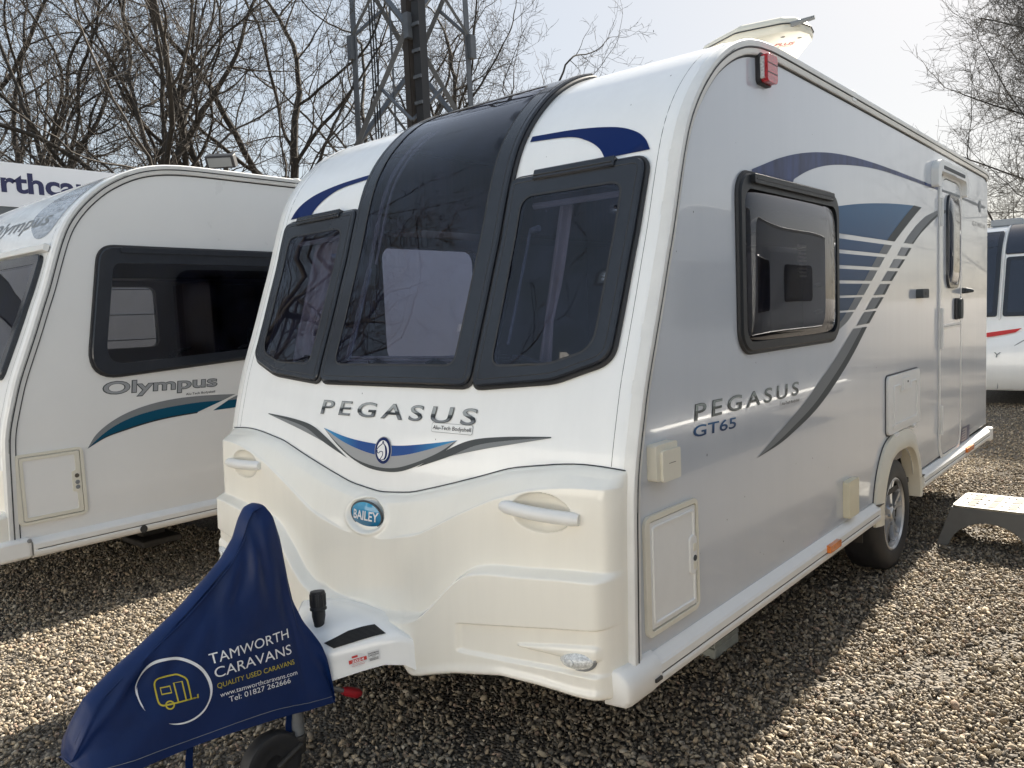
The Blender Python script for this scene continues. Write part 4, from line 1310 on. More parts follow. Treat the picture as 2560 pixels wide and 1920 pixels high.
V = []; F = []
for i in range(9):
    y = -.395 + .135 * i / 8
    V += [fair_pt(y + .02 * (i / 8), .16 + .5 * max(0, .5 - i / 8), .005), fair_pt(y + .015, .95, .005)]
for i in range(8): F.append((i * 2, i * 2 + 1, i * 2 + 3, i * 2 + 2))
mesh("step_pad", V, F, M['grip'], fair)
def fair_side(u, v, o):
    # u along the side face from the front (metres), v up from the foot
    y = -.43 + u * .80
    p0 = Vector(fair_pt(y, 3)); p1 = Vector(fair_pt(y, 2))
    q = p0 + (p1 - p0) * (v / .055)
    return (q.x + .0012 + o * .75, q.y - .0008 - o * .65, q.z)
stc = patch("service_sticker", [(.125 + .028 * math.cos(a), .027 + .030 * math.sin(a)) for a in np.linspace(0, 6.283, 32)[:-1]], fair_side, .001, M['sticker'], fair, (), 0, .02, None)
patch("sticker_band", [(.0975, .020), (.1525, .020), (.1525, .036), (.0975, .036)], fair_side, .002, M['sticker_red'], stc, (), 0, .02, None)
text("lettering", "2024", .106, .0225, .144, .011, fair_side, .003, M['ink'], stc, .1, .02)
patch("sticker_flag", [(.108, .042), (.126, .042), (.126, .051), (.108, .051)], fair_side, .002, M['sticker_red'], stc, (), 0, .02, None)
text("lettering", "Serviced by an", .108, .0125, .143, .004, fair_side, .002, M['sticker_red'], stc)
text("lettering", "Approved Workshop", .106, .006, .145, .004, fair_side, .002, M['sticker_red'], stc)
st2 = patch("dealer_sticker", [(.155, .004), (.193, .004), (.193, .052), (.155, .052)], fair_side, .001, M['sticker'], fair, (), 0, .02, None)
text("lettering", "SHARMAN", .158, .038, .190, .007, fair_side, .002, M['black'], st2, 0, .015)
text("lettering", "CARAVANS", .158, .029, .190, .007, fair_side, .002, M['black'], st2, 0, .015)
text("lettering", "LTD", .169, .0225, .180, .0045, fair_side, .002, M['black'], st2, 0, .01)
for k in range(3): patch("sticker_line", [(.160, .009 + .004 * k), (.188, .009 + .004 * k), (.188, .011 + .004 * k), (.160, .011 + .004 * k)], fair_side, .002, M['gray_dk'], st2, (), 0, .05, None)

pl = MB()
pl.lathe([(0, .118), (.025, .118), (.027, .112), (.027, .062), (.030, .060), (.030, .052), (.024, .048), (.024, .03), (.018, .0), (.014, -.03), (.010, -.04)], (.02, -.36, .478), (-.10, .08, 1), 20)
plo = pl.build("electrical_plug", M['rubber'], van, 40)
rb = MB()
for k in range(14):
    a = 2 * math.pi * k / 14
    rb.box((-.002, -.002, .066), (.002, .002, .108), Matrix.Translation((.02, -.36, .478)) @ Vector((0, 0, 1)).rotation_difference(Vector((-.10, .08, 1))).to_matrix().to_4x4() @ Matrix.Rotation(a, 4, 'Z') @ Matrix.Translation((.027, 0, 0)))
rb.build("plug_ribs", M['rubber'], plo, None)
MB().tube(crom([(.023, -.363, .445), (.026, -.375, .438), (.01, -.42, .436), (-.01, -.50, .44)], 6), .010, 8).build("plug_cable", M['gray_dk'], van)
bl = MB(); bl.tube([(.03, -.62, .33), (.10, -.387, .276), (.10, -.325, .238)], .008, 8); blo = bl.build("brake_lever", M['steel'], van)
MB().tube([(.10, -.335, .243), (.10, -.322, .236), (.10, -.275, .210), (.10, -.258, .201)], [.012, .017, .019, .010], 12).build("red_grip", M['redgrip'], blo)
hb_ = MB(); hb_.box((-.03, -1.10, .34), (.03, -.50, .42)); hb_.tube([(0, -.60, .42), (0, -.57, .88)], .012, 8);
hb_.build("hitch_head", M['darkmetal'], van)
jw = MB(); jw.tube([(.075, -.52, .29), (.075, -.52, .13)], .030, 20); jwo = jw.build("jockey_post", M['steel'], van)
MB().tube([(.09, -.52, .16), (.09, -.525, .10)], .026, 16).tube([(.06, -.525, .14), (.052, -.63, .108)], .010, 6).tube([(.12, -.525, .14), (.132, -.63, .108)], .010, 6).build("jockey_fork", M['darkmetal'], jwo, 35, .004)
jt = MB(); jt.lathe([(.0, .0), (.03, .008), (.035, .022), (.062, .022), (.085, .030), (.102, .024), (.108, .012), (.108, -.012), (.102, -.024), (.085, -.030), (.062, -.022), (.035, -.022), (.0, -.02)], (.092, -.63, .108), (1, 0, 0), 48)
jt.build("jockey_tyre", M['rubber'], jwo, 40)

# ================================================================ the blue hitch cover
cov = empty("hitch_cover", (0, -.8, 0))
tag(cov, "navy blue waterproof hitch cover with white TAMWORTH CARAVANS lettering draped over the tow bar", "hitch cover")
ry = np.array([-1.205, -1.195, -1.170, -1.137, -1.06, -.985, -.92, -.85, -.76, -.69, -.640, -.615, -.595, -.570, -.548, -.532, -.518, -.509, -.500, -.478, -.452, -.430, -.415, -.405, -.398])
rz_ = np.array([.392, .425, .470, .515, .565, .604, .642, .684, .750, .806, .868, .925, .955, .962, .955, .93, .86, .74, .64, .565, .515, .47, .42, .35, .265])
bz = np.array([.352, .328, .318, .312, .304, .300, .296, .292, .287, .280, .274, .271, .268, .263, .259, .255, .253, .251, .249, .247, .243, .240, .238, .237, .236])
tw = np.array([.02, .03, .032, .034, .034, .034, .034, .034, .034, .034, .034, .035, .036, .038, .042, .048, .055, .065, .078, .095, .11, .12, .125, .13, .13])
bw = np.array([.05, .075, .09, .098, .11, .115, .12, .122, .125, .127, .128, .128, .129, .129, .129, .129, .130, .131, .132, .133, .134, .135, .136, .137, .138])
def cvx(y, z):
    zr = np.interp(y, ry, rz_); zb = np.interp(y, ry, bz)
    f = max(0.0, min(1.0, (zr - .02 - z) / max(zr - .02 - zb, .02)))
    t_, b_ = np.interp(y, ry, tw), np.interp(y, ry, bw)
    return float(t_ + (b_ - t_) * f ** .8)


rng = np.random.default_rng(5)
ph = rng.uniform(0, 6.28, 12)
def wrinkle(y, f):
    """folds: a few long creases running down from the peak plus soft dents"""
    k = 0
    k += .0095 * math.sin(9 * y + 7 * f + ph[0]) * (1 - .6 * f)
    k += .006 * math.sin(38 * (y + .45 * f) + ph[3]) * math.exp(-((f - .12) / .14) ** 2) + .0035 * math.sin(55 * y + 4 * math.sin(6 * f) + ph[4]) * (1 - f) ** 2
    k += .005 * math.sin(17 * y + ph[5]) * max(0, f - .75) * 4
    k += .0045 * math.sin(23 * y - 11 * f + ph[1]) * (1 - f)
    k += .004 * math.sin(31 * y + 16 * f + ph[2]) * f * (1 - f)
    k -= .020 * math.exp(-((y + .60 - .03 * f) / .016) ** 2) * math.exp(-((f - .22) / .16) ** 2)
    k -= .016 * math.exp(-((y + .53) / .02) ** 2) * math.exp(-((f - .42) / .16) ** 2)
    k += .010 * math.exp(-((y + .45) / .04) ** 2) * math.exp(-((f - .55) / .22) ** 2)
    k -= .012 * math.exp(-((y + .78 + .2 * (f - .3)) / .02) ** 2) * math.exp(-((f - .28) / .2) ** 2)
    return k


yy_ = np.interp(np.linspace(0, 1, 100), np.linspace(0, 1, len(ry)), ry)
NS = 26
V = []; F = []
for y in yy_:
    zr = float(np.interp(y, ry, rz_)); zb = float(np.interp(y, ry, bz)); t_ = float(np.interp(y, ry, tw)); b_ = float(np.interp(y, ry, bw))
    zb += .004 * math.sin(14 * y + 1)
    row = []
    for j in range(NS + 1):
        f = (j / NS) ** .9
        z = zr - .02 - (zr - .02 - zb) * f
        x = t_ + (b_ - t_) * f ** .8
        row.append((x + wrinkle(y, f) * .8, y, z))
    arc = [(t_ * math.sin(a), y, zr - .02 + .02 * math.cos(a)) for a in (R(70), R(45), R(22))]
    right = row[::-1] + arc
    left = [(-x + .0, y, z) for x, y, z in right[::-1]]
    V += right + [(0, y, zr)] + left
n = 2 * (NS + 1 + 3) + 1
for i in range(len(yy_) - 1):
    for k in range(n - 1): F.append((i * n + k, i * n + k + 1, (i + 1) * n + k + 1, (i + 1) * n + k))
F.append(tuple(range(n)))
V = [(x, y + .8, z) for x, y, z in V]
cs = mesh("cover_sheet", V, F, M['cover'], cov, 60, True)
def cfr(y, z, o):
    zr = float(np.interp(y, ry, rz_)); zb = float(np.interp(y, ry, bz))
    f = max(0.0, min(1.0, (zr - .02 - z) / max(zr - .02 - zb, .02)))
    return (cvx(y, z) + wrinkle(y, f) * .8 + o, y + .8, z)
# top seam and stitched hem
MB().tube([(cvx(y, float(np.interp(y, ry, rz_)) - .022) + .002, y + .8, float(np.interp(y, ry, rz_)) - .022) for y in np.linspace(-1.19, -.63, 40)], .0022, 5).build("seam_piping", M['cover'], cov)
MB().tube([cfr(y, float(np.interp(y, ry, bz)) + .026, .0006) for y in np.linspace(-1.17, -.402, 110)], .0009, 4).build("hem_stitching", M['gray'], cov)
TXO = .0035
text("lettering", "TAMWORTH", -.808, .5135, -.535, .0325, cfr, TXO, M['ink'], cov, 0, .0, -.006)
text("lettering", "CARAVANS", -.801, .4695, -.533, .0335, cfr, TXO, M['ink'], cov, 0, .0, -.016)
text("lettering", "QUALITY USED CARAVANS", -.799, .4365, -.529, .0165, cfr, TXO, M['yellow'], cov, 0, -.002, -.019)
text("lettering", "www.tamworthcaravans.com", -.794, .4075, -.525, .0155, cfr, TXO, M['ink'], cov, 0, 0, -.026)
text("lettering", "Tel: 01827 262666", -.767, .382, -.553, .0172, cfr, TXO, M['ink'], cov, 0, 0, -.018)
# brush ring and little caravan drawing
rc_, rr_ = (-.920, .472), (.102, .093)
V = []; F = []
aa = np.linspace(R(-160 + 360), R(-100), 90)
for q, (r0, a0, a1, wd) in enumerate(((1.0, -40, 168, .0042), (1.0, -112, -30, .0022), (.972, -95, 60, .0011), (1.018, 100, 182, .0012), (.985, 165, 203, .0013), (1.005, 168, 208, .0008))):
    n0 = len(V)
    N_ = 70
    for i in range(N_ + 1):
        a = R(a0 + (a1 - a0) * i / N_)
        e = min(1, i / 14, (N_ - i) / 14) ** .8
        for sgn in (-1, 1):
            k = r0 + sgn * wd * e / .095
            V.append(cfr(rc_[0] + rr_[0] * k * math.cos(a), rc_[1] + rr_[1] * k * math.sin(a) - .02 * math.cos(a), TXO + .0004 * q))
    for i in range(N_): F.append((n0 + i * 2, n0 + i * 2 + 1, n0 + i * 2 + 3, n0 + i * 2 + 2))
mesh("ring_print", V, F, M['ink'], cov)


def stroke(pts, wd, closed=False, n=1):
    P = [Vector(p) for p in pts]
    if closed: P.append(P[0])
    V = []; F = []
    for i, p in enumerate(P):
        a = P[i - 1] if i > 0 else (P[-2] if closed else p); b = P[i + 1] if i + 1 < len(P) else (P[1] if closed else p)
        t = (b - a).normalized(); nn = Vector((-t.y, t.x)) * wd
        V += [cfr(p.x + nn.x, p.y + nn.y, TXO), cfr(p.x - nn.x, p.y - nn.y, TXO)]
    for i in range(len(P) - 1): F.append((i * 2, i * 2 + 1, i * 2 + 3, i * 2 + 2))
    return V, F


ic_ = MB()
tilt = lambda P: [(x, z - .10 * (x + .92)) for x, z in P]
ic_.add(*stroke(tilt(dens(rpoly([(-.972, .440), (-.882, .440), (-.882, .500), (-.905, .516), (-.972, .516)], [.016, .004, .02, .022, .02]), .01)), .0022, True))
ic_.add(*stroke(tilt(dens([(-.905, .440), (-.862, .440)], .01)), .0022)); ic_.add(*stroke(tilt([(-.862, .437), (-.861, .449)]), .0022))
ic_.add(*stroke(tilt([(-.958, .470), (-.932, .470), (-.932, .488), (-.958, .488)]), .002, True))
ic_.add(*stroke(tilt([(-.920, .442), (-.920, .494), (-.897, .494), (-.897, .442)]), .002))
ic_.add(*stroke(tilt([(-.944 + .011 * math.cos(a), .438 + .0105 * math.sin(a)) for a in np.linspace(0, 6.283, 20)[:-1]]), .002, True))
ic_.build("caravan_drawing", M['yellow'], cov, None, recalc=False)
for y in (-.90, -.555):
    sp_ = MB()
    V = []; F = []
    for i, (dz, dx, dy) in enumerate(((.0, .0, 0), (-.05, -.006, -.006), (-.09, -.012, -.004), (-.13, -.02, .006), (-.16, -.03, .012))):
        if y > -.6 and i > 2: break
        zc = float(np.interp(y, ry, bz)) + .01
        V += [(.108 + dx, y + .8 + dy - .011, zc + dz), (.108 + dx, y + .8 + dy + .011, zc + dz), (.105 + dx, y + .8 + dy + .011, zc + dz), (.105 + dx, y + .8 + dy - .011, zc + dz)]
    m_ = len(V) // 4
    for i in range(m_ - 1):
        for k in range(4): F.append((i * 4 + k, i * 4 + (k + 1) % 4, (i + 1) * 4 + (k + 1) % 4, (i + 1) * 4 + k))
    F.append((0, 1, 2, 3)); F.append(tuple((m_ - 1) * 4 + k for k in range(4)))
    mesh("strap", V, F, M['cover'], cov, None, True)
    if y > -.6:
        MB().box((.085, y + .785, .145), (.105, y + .815, .185)).build("strap_buckle", M['rubber'], cov, 35, .004)

# ================================================================ small things on the gravel
ck = empty("levelling_pad", (.75, 1.24, 0))
tag(ck, "small grey plastic levelling pad on the gravel under the near caravan's skirt", "levelling pad")
k_ = MB(); k_.box((-.06, -.12, .0), (.06, .12, .05)); k_.build("pad", M['chock'], ck, 35, .008)
k_ = MB()
for a, b in (((-.06, -.12, .05), (-.05, .12, .075)), ((.05, -.12, .05), (.06, .12, .075)), ((-.06, .11, .05), (.06, .12, .075)), ((-.06, -.12, .05), (.06, -.11, .062))): k_.box(a, b)
k_.build("raised_edge", M['chock'], ck, 35, .003)

stp = empty("caravan_step", (1.46, 3.66, 0), R(-1))
tag(stp, "low plastic caravan step with cream slotted tread and dark grey arched legs", "step")
HZ, TXh, TYh, BXh, BYh = .255, .205, .205, .285, .245
tp = MB()
tpo = rpoly([(-TXh, -TYh), (TXh, -TYh), (TXh, TYh), (-TXh, TYh)], .045, 3)
idn = lambda u, v, w_: (u, v, w_)
slots = []
for rx in (-.165, -.135, -.085, -.045, .045, .085, .135, .165):
    for ky in range(6):
        y0 = -.165 + ky * .058
        slots.append([(rx - .0075, y0), (rx + .0075, y0), (rx + .0075, y0 + (.032 if ky % 2 else .020)), (rx - .0075, y0 + (.032 if ky % 2 else .020))])
tp.prism(tpo, idn, HZ - .02, HZ, slots); tp.build("tread", M['step_top'], stp, 35, .0)
MB().prism(inset(tpo, .012), idn, HZ - .05, HZ - .045).build("tread_underside", M['seam'], stp, None)
for rx in (-.11, 0, .11):
    for y0, y1 in ((-.17, -.01), (.01, .17)):
        MB().prism(rrect(rx - .020, y0, rx + .020, y1, .004, 2), idn, HZ - .004, HZ + .0025).build("grip_strip", M['step_pad'], stp, None)


def step_side(ax):
    """one flared skirt with its arch cut out"""
    m_ = MB()
    if ax in 'fb':
        s = -1 if ax == 'f' else 1
        fr = lambda u, v, w_: (u * (1 + (BXh / TXh - 1) * (1 - v / HZ)), s * (TYh + (BYh - TYh) * (1 - v / HZ)) + s * w_, v)
        hw_, leg, arch = TXh - .03, .048, .165
    else:
        s = -1 if ax == 'l' else 1
        fr = lambda u, v, w_: (s * (TXh + (BXh - TXh) * (1 - v / HZ)) + s * w_, u * (1 + (BYh / TYh - 1) * (1 - v / HZ)), v)
        hw_, leg, arch = TYh - .03, .048, .15
    P = [(-hw_ - .03, 0), (-hw_ - .03, HZ - .012), (hw_ + .03, HZ - .012), (hw_ + .03, 0), (hw_ + .03 - leg, 0)]
    for k in range(13):
        a = math.pi * k / 12
        P.append(((hw_ + .03 - leg) * math.cos(a) * (1 - .12 * math.sin(a)), arch * min(1, math.sin(a) ** .62)))
    P = P[:5] + P[6:]
    m_.prism(P, fr, -.008, .0)
    m_.build("leg_skirt", M['step'], stp, 40, .004)


for a in 'fblr': step_side(a)

# ================================================================ neighbour caravan on the left
nb = empty("neighbour_caravan", (-3.39, -.625, 0))
tag(nb, "white touring caravan parked on the left with teal side stripe and one long dark window", "caravan")
DY = .625
NW = rpoly([(-.185 + DY, 1.30), (.86 + DY, 1.357), (1.9 + DY, 1.40), (1.9 + DY, 2.022), (-.07 + DY, 2.034)], [.14, .3, .05, .05, .10], 8)
NWI = rpoly([(-.095 + DY, 1.37), (.90 + DY, 1.415), (1.82 + DY, 1.45), (1.82 + DY, 1.94), (-.005 + DY, 1.945)], [.10, .3, .05, .05, .06], 8)
NLW = rrect(.50 + DY, 1.42, 1.26 + DY, 1.93, .06)
nf_o = rpoly([(-.98, T_of_z(1.32)), (.98, T_of_z(1.32)), (1.02, T_of_z(1.99)), (-1.02, T_of_z(1.99))], .06)
nf_i = inset(nf_o, .06)
shell(nb, M['white'], M['side_nb'], [inset(nf_i, -.02)], [inset(NWI, -.012)], [NLW])
fr = patch("front_window", nf_o, surf_t, .026, M['print'], nb, [nf_i], .027, .08, 40, slope=.005)
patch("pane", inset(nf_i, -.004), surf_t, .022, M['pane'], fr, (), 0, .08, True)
patch("window_top_bar", [(-1.06, T_of_z(2.0)), (1.06, T_of_z(2.0)), (1.06, T_of_z(2.035)), (-1.06, T_of_z(2.035))], surf_t, .035, M['rail'], nb, (), .03, .08, 40, slope=.004)
fr = patch("side_window", NW, side_r, .024, M['print'], nb, [NWI], .026, .15, 40, slope=.006)
patch("pane", inset(NWI, -.004), side_r, .018, M['pane_side'], fr, (), 0, .3, None)
L = dens(inset(NW, -.003), .05); L.append(L[0])
MB().tube([(W + .005, a, b) for a, b in L], .010, 6, False).build("gasket", M['rubber'], fr)
MB().prism(rrect(.04 + DY, 2.000, 1.84 + DY, 2.03, .006, 3), side_r, .014, .034).build("hinge_bar", M['print'], fr, 35, .004)
for y in (.30, .74):
    MB().tube([(W - .01, y + DY, 1.392), (W - .012, y + .03 + DY, 1.42), (W - .02, y + .13 + DY, 1.438)], [.02, .016, .008], 8).build("window_catch", M['rubber'], fr)
fr = patch("side_window", inset(NLW, -.04), side_l, .02, M['print'], nb, [NLW], .02, .2, None)
patch("pane", inset(NLW, -.01), side_l, .012, M['pane_clear'], fr, (), 0, .3, None)
kb = MB(); kb.box((-1.05, 1.45 + DY, .6), (-.45, 2.6 + DY, 1.32)); kb.box((-1.05, 1.40 + DY, .6), (-.4, 1.45 + DY, 1.95)); kb.box((-1.05, .3 + DY, 1.98), (-.7, 2.7 + DY, 2.4)); kb.box((-1.05, 2.7 + DY, .6), (1.05, 2.75 + DY, 2.45))
kb.build("kitchen_units", M['wood_dk'], nb, 35, .01)
MB().box((-1.05, 1.45 + DY, 1.32), (-.40, 2.6 + DY, 1.35)).box((-1.065, 1.45 + DY, 1.35), (-1.055, 2.6 + DY, 1.95)).build("worktop", M['wood'], nb, 35, .004)
MB().tube(crom([(-.8, 1.95 + DY, 1.35), (-.8, 1.95 + DY, 1.50), (-.78, 1.97 + DY, 1.53), (-.66, 2.12 + DY, 1.545), (-.65, 2.13 + DY, 1.52)], 6), .011, 8).build("kitchen_tap", M['chrome'], nb)
MB().box((-1.05, .45 + DY, .55), (1.05, 2.7 + DY, .6)).box((-1.03, .5 + DY, .6), (-.45, 1.38 + DY, 1.0)).box((.45, .2 + DY, .6), (1.03, 1.9 + DY, 1.0)).build("bench_seat", M['fabric'], nb, 35, .02)
MB().prism(prin, fr_r, -.004, .004, [inset(NWI, -.03)]).build("interior_lining", M['liner'], nb, None)
MB().prism(prin, fr_l, -.004, .004, [inset(NLW, -.005)]).build("interior_lining", M['liner'], nb, None)
# its locker, writing and stripe
lf = MB(); lf.prism(rrect(-.597 + DY, .558, -.250 + DY, .934, .03), side_r, 0, .012, [rrect(-.572 + DY, .574, -.268 + DY, .918, .012)]); lf.build("locker_frame", M['beige'], nb, 35, .004)
ld = MB(); ld.prism(rrect(-.570 + DY, .576, -.270 + DY, .916, .012), side_r, 0, .007); ldo = ld.build("locker_door", M['side_nb'], nb, 35, .002)
rimo = rrect(-.568 + DY, .578, -.272 + DY, .914, .012)
rimi = rpoly([(-.552 + DY, .596), (-.296 + DY, .596), (-.296 + DY, .688), (-.318 + DY, .694), (-.318 + DY, .803), (-.296 + DY, .81), (-.296 + DY, .898), (-.552 + DY, .898)], .008, 3)
MB().prism(rimo, side_r, .006, .012, [rimi]).build("door_rim", M['beige'], ldo, 35, .003)
MB().prism(inset(rimo, -.004), side_r, -.001, .002).build("door_gap", M['seam'], ldo, None)
for z, m_ in ((.715, 'gray'), (.742, 'gray'), (.778, 'step_pad')): MB().lathe([(0, 0), (.012, 0), (.010, .003), (0, .003)], (W + .0125, -.293 + DY, z), (1, 0, 0), 14).build("lock_button", M[m_], ldo)
text("lettering", "Olympus", -.120 + DY, 1.206, .575 + DY, .072, side_r, .0014, M['gray_dk'], nb, .12, .040, -.016)
text("lettering", "Olympus", -.113 + DY, 1.2075, .569 + DY, .069, side_r, .0026, M['gray_lt'], nb, .12, .012, -.016)
text("lettering", "Alu-Tech Bodyshell", .366 + DY, 1.1525, .556 + DY, .014, side_r, .0014, M['black'], nb, .05, .008, -.002)
sT = [(-.223, .914), (-.173, .984), (-.095, 1.041), (.009, 1.088), (.141, 1.121), (.278, 1.137), (.419, 1.140), (.557, 1.135), (.695, 1.126)]
sM = [(-.223, .914), (-.141, .979), (-.055, 1.027), (.049, 1.062), (.182, 1.085), (.321, 1.096), (.465, 1.100), (.604, 1.095)]
sB = [(-.223, .914), (-.126, .966), (.001, .998), (.133, 1.022), (.269, 1.036), (.435, 1.042)]
sK = [(-.223, .914), (-.120, .962), (.001, .990), (.133, 1.014), (.269, 1.028), (.428, 1.035)]
sh = lambda P: [(a + DY, b) for a, b in P]
ribbon("side_stripe", sh(sT), sh(sM), side_r, .0014, M['gray'], nb, 6, 0, .2)
ribbon("side_stripe", sh(sM), sh(sB), side_r, .0018, M['teal'], nb, 6, 0, .2)
ribbon("side_stripe", sh(sB), sh(sK), side_r, .0016, M['black'], nb, 6, 0, .2)
patch("side_stripe", sh([(.534, 1.039), (1.5, 1.05), (1.5, 1.10), (.64, 1.092)]), side_r, .0018, M['teal'], nb, (), 0, .3, None)
patch("side_stripe", sh([(.635, 1.093), (1.5, 1.102), (1.5, 1.125), (.72, 1.122)]), side_r, .0014, M['gray'], nb, (), 0, .3, None)
text("lettering", "Olympus", -.2, T_of_z(2.17), .86, .11, lambda u, v, o: surf_t(u, v, o), .002, M['gray'], nb, .3, .01)
patch("printed_wing", crom([(.78, T_of_z(2.10)), (.98, T_of_z(2.12)), (1.03, T_of_z(2.28)), (.98, T_of_z(2.44)), (.70, T_of_z(2.40)), (.55, T_of_z(2.25))], 6, True), surf_t, .0016, mat("wing_print", (.40, .42, .45), .15, coat=.5, var=.6, vscale=14, stretch=(1, 3, 3)), nb, (), 0, .06, True)
skirt(nb, .08, 4.9)
plain_front(nb, M['abs'])
cp = MB(); cp.box((W - .06, -.12, .385), (W + .046, .075, .497)); cp.build("skirt_end_cap", M['plastic'], nb, 40, .02)
nx2 = MB(); nx2.box((-W, -.10, .39), (W + .014, .012, .645)); nx2.build("lower_front_moulding", M['abs'], nb, 40, .03)
MB().lathe([(0, 0), (.012, 0), (.009, .004), (0, .004)], (W + .047, .06, .482), (1, 0, 0), 12).build("cap_screw", M['steel'], nb)
MB().lathe([(0, 0), (.022, 0)], (W + .0415, .655, .405), (1, 0, 0), 18).build("jack_hole", M['seam'], nb)
sj = MB(); sj.box((.6, .75, .22), (.9, 1.0, .26)); sj.box((.7, .8, .26), (.78, .95, .40)); sj.build("corner_steady", M['darkmetal'], nb, 35, .01)
ch = MB(); ch.box((-1.08, .05, .44), (1.08, 5.33, .47)); ch.box((-.4, 0, .34), (.4, 5.2, .44)); ch.build("chassis", M['darkmetal'], nb, None)
for s in (1, -1):
    tw_ = MB(); tw_.lathe([(.10, -.01), (.2, 0), (.3, 0), (.32, -.03), (.32, -.16), (.2, -.18)], (s * 1.0, 2.74, .32), (s, 0, 0), 40); tw_.build("wheel", M['rubber'], nb)
MB().box((W - .02, 1.86 + .0, 2.482), (W + .0165, 1.90, 2.54)).build("rail_joint_cover", M['rail'], nb, 35, .004)

# ================================================================ caravan in the row behind
fv = empty("distant_caravan", (.815, 10.62, 0))
tag(fv, "white caravan with dark front windows and a red stripe, behind the near caravan's rear", "caravan")
fh = []
for a0, a1 in ((-1.08, -.50), (-.435, .435), (.50, 1.08)):
    fh.append(rpoly([(a0, T_of_z(1.24)), (a1, T_of_z(1.24)), (a1, T_of_z(2.42 if a0 != -.435 else 2.05)), (a0, T_of_z(2.42 if a0 != -.435 else 2.05))], .04))
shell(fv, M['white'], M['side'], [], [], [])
for h in fh:
    o = patch("front_window", h, surf_t, .024, M['print'], fv, (), .025, .12, 40, slope=.006)
    patch("pane", inset(h, .055), surf_t, .0255, M['far_glass'], o, (), 0, .12, True)
patch("skylight", rpoly([(-.45, T_of_z(2.09)), (.45, T_of_z(2.09)), (.45, T_of_z(2.50)), (-.45, T_of_z(2.50))], .03), surf_t, .026, M['far_glass'], fv, (), .03, .12, 40, slope=.006)
lmf = MB()
V = []; F = []
for i in range(41):
    x = -1.12 + 2.24 * i / 40
    for z, o in ((.24, .05), (.27, .10), (.55, .13), (.80, .125), (.92 + .06 * math.cos(x * 2), .06), (1.02 + .05 * math.cos(x * 2), .004)):
        V.append((x, P_y(z) - o * (1 - abs(x / 1.13) ** 6), z))
for i in range(40):
    for k in range(5): F.append((i * 6 + k, (i + 1) * 6 + k, (i + 1) * 6 + k + 1, i * 6 + k + 1))
mesh("lower_front_moulding", V, F, M['white'], fv, True)
MB().tube(crom([(-.46, -.128, .27), (-.44, -.13, .50), (-.36, -.125, .75), (-.20, -.10, .90), (.0, -.06, .99), (.3, -.03, 1.04)], 6), .008, 6).build("moulding_line", M['gray_lt'], fv)
ribbon("red_stripe", [(-.78, 1.005), (-.50, 1.045), (-.20, 1.085)], [(-.78, .955), (-.50, .985), (-.27, 1.03)], lambda u, v, o: (u, P_y(v) - .012 - max(0, (1.10 - v)) * .40 - o, v), .004, M['sticker_red'], fv, 6, 0, .1)
text("lettering", "Y", -.515, .70, -.43, .07, lambda u, v, o: (u, P_y(v) - .142 - o, v), .002, M['gray'], fv, .2, .01)
MB().tube([surf_t(-.468, t, .012) for t in np.arange(T_of_z(1.2), T_of_y(.9), .08)], .016, 6).build("window_pillar", M['rail'], fv)
MB().box((-.75, 1.0, 2.54), (-.35, 1.5, 2.64)).build("roof_vent", M['gray_lt'], fv, 35, .02)
MB().box((-1.08, .05, .30), (1.08, 5.3, .47)).build("chassis", M['darkmetal'], fv, None)
for s in (1, -1):
    MB().lathe([(.10, -.01), (.2, 0), (.3, 0), (.32, -.03), (.32, -.16), (.2, -.18)], (s * 1.0, 2.74, .32), (s, 0, 0), 32).build("wheel", M['rubber'], fv)

# ================================================================ caravan across the yard, mirrored in the near caravan's side
ov = empty("opposite_caravan", (4.5, -1.9, 0))
tag(ov, "white caravan parked across the yard, seen only as a reflection in the near caravan's side", "caravan")
OW = rrect(.55, 1.35, 1.9, 2.0, .08); OW2 = rrect(2.9, 1.5, 3.9, 2.0, .08)
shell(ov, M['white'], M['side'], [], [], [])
for q in (OW, OW2):
    o = patch("side_window", q, side_l, .02, M['print'], ov, (), .02, .2, 40, slope=.005)
    patch("pane", inset(q, .05), side_l, .022, M['far_glass'], o, (), 0, .3, None)
skirt(ov, .08, 5.3, -1)
plain_front(ov, M['abs'])
MB().box((-1.08, .05, .30), (1.08, 5.3, .47)).build("chassis", M['darkmetal'], ov, None)
for s in (1, -1):
    MB().lathe([(.10, -.01), (.2, 0), (.3, 0), (.32, -.03), (.32, -.16), (.2, -.18)], (s * 1.0, 2.74, .32), (s, 0, 0), 32).build("wheel", M['rubber'], ov)

def copy_tree(o, parent=None):
    c = o.copy(); COL.objects.link(c); c.parent = parent
    for ch_ in list(o.children): copy_tree(ch_, c)
    return c


o2 = copy_tree(ov); o2.location = (4.6, 4.0, 0); o2["label"] = "white caravan across the yard beyond the step, seen only as a reflection near the door"
o2["group"] = ov["group"] = "caravans across the yard"
# row added behind the viewer: bounces sun onto the near caravan's front, mirrored there
for x_, lb in ((-6.4, "white caravan added behind the viewer to bounce sunlight, left one mirrored in the front panes"), (-.6, "white caravan added behind the viewer to bounce sunlight, right one mirrored in the front panes")):
    o3 = copy_tree(ov); o3.location = (x_, -6.6, 0); o3.rotation_euler = (0, 0, R(-90)); o3["label"] = lb; o3["group"] = "added sunlit row behind the viewer"
    for q in o3.children:
        if q.name.startswith("side_wall"): q.data = q.data.copy(); q.data.materials[0] = M['white']  # walls whitened so the added row bounces more light

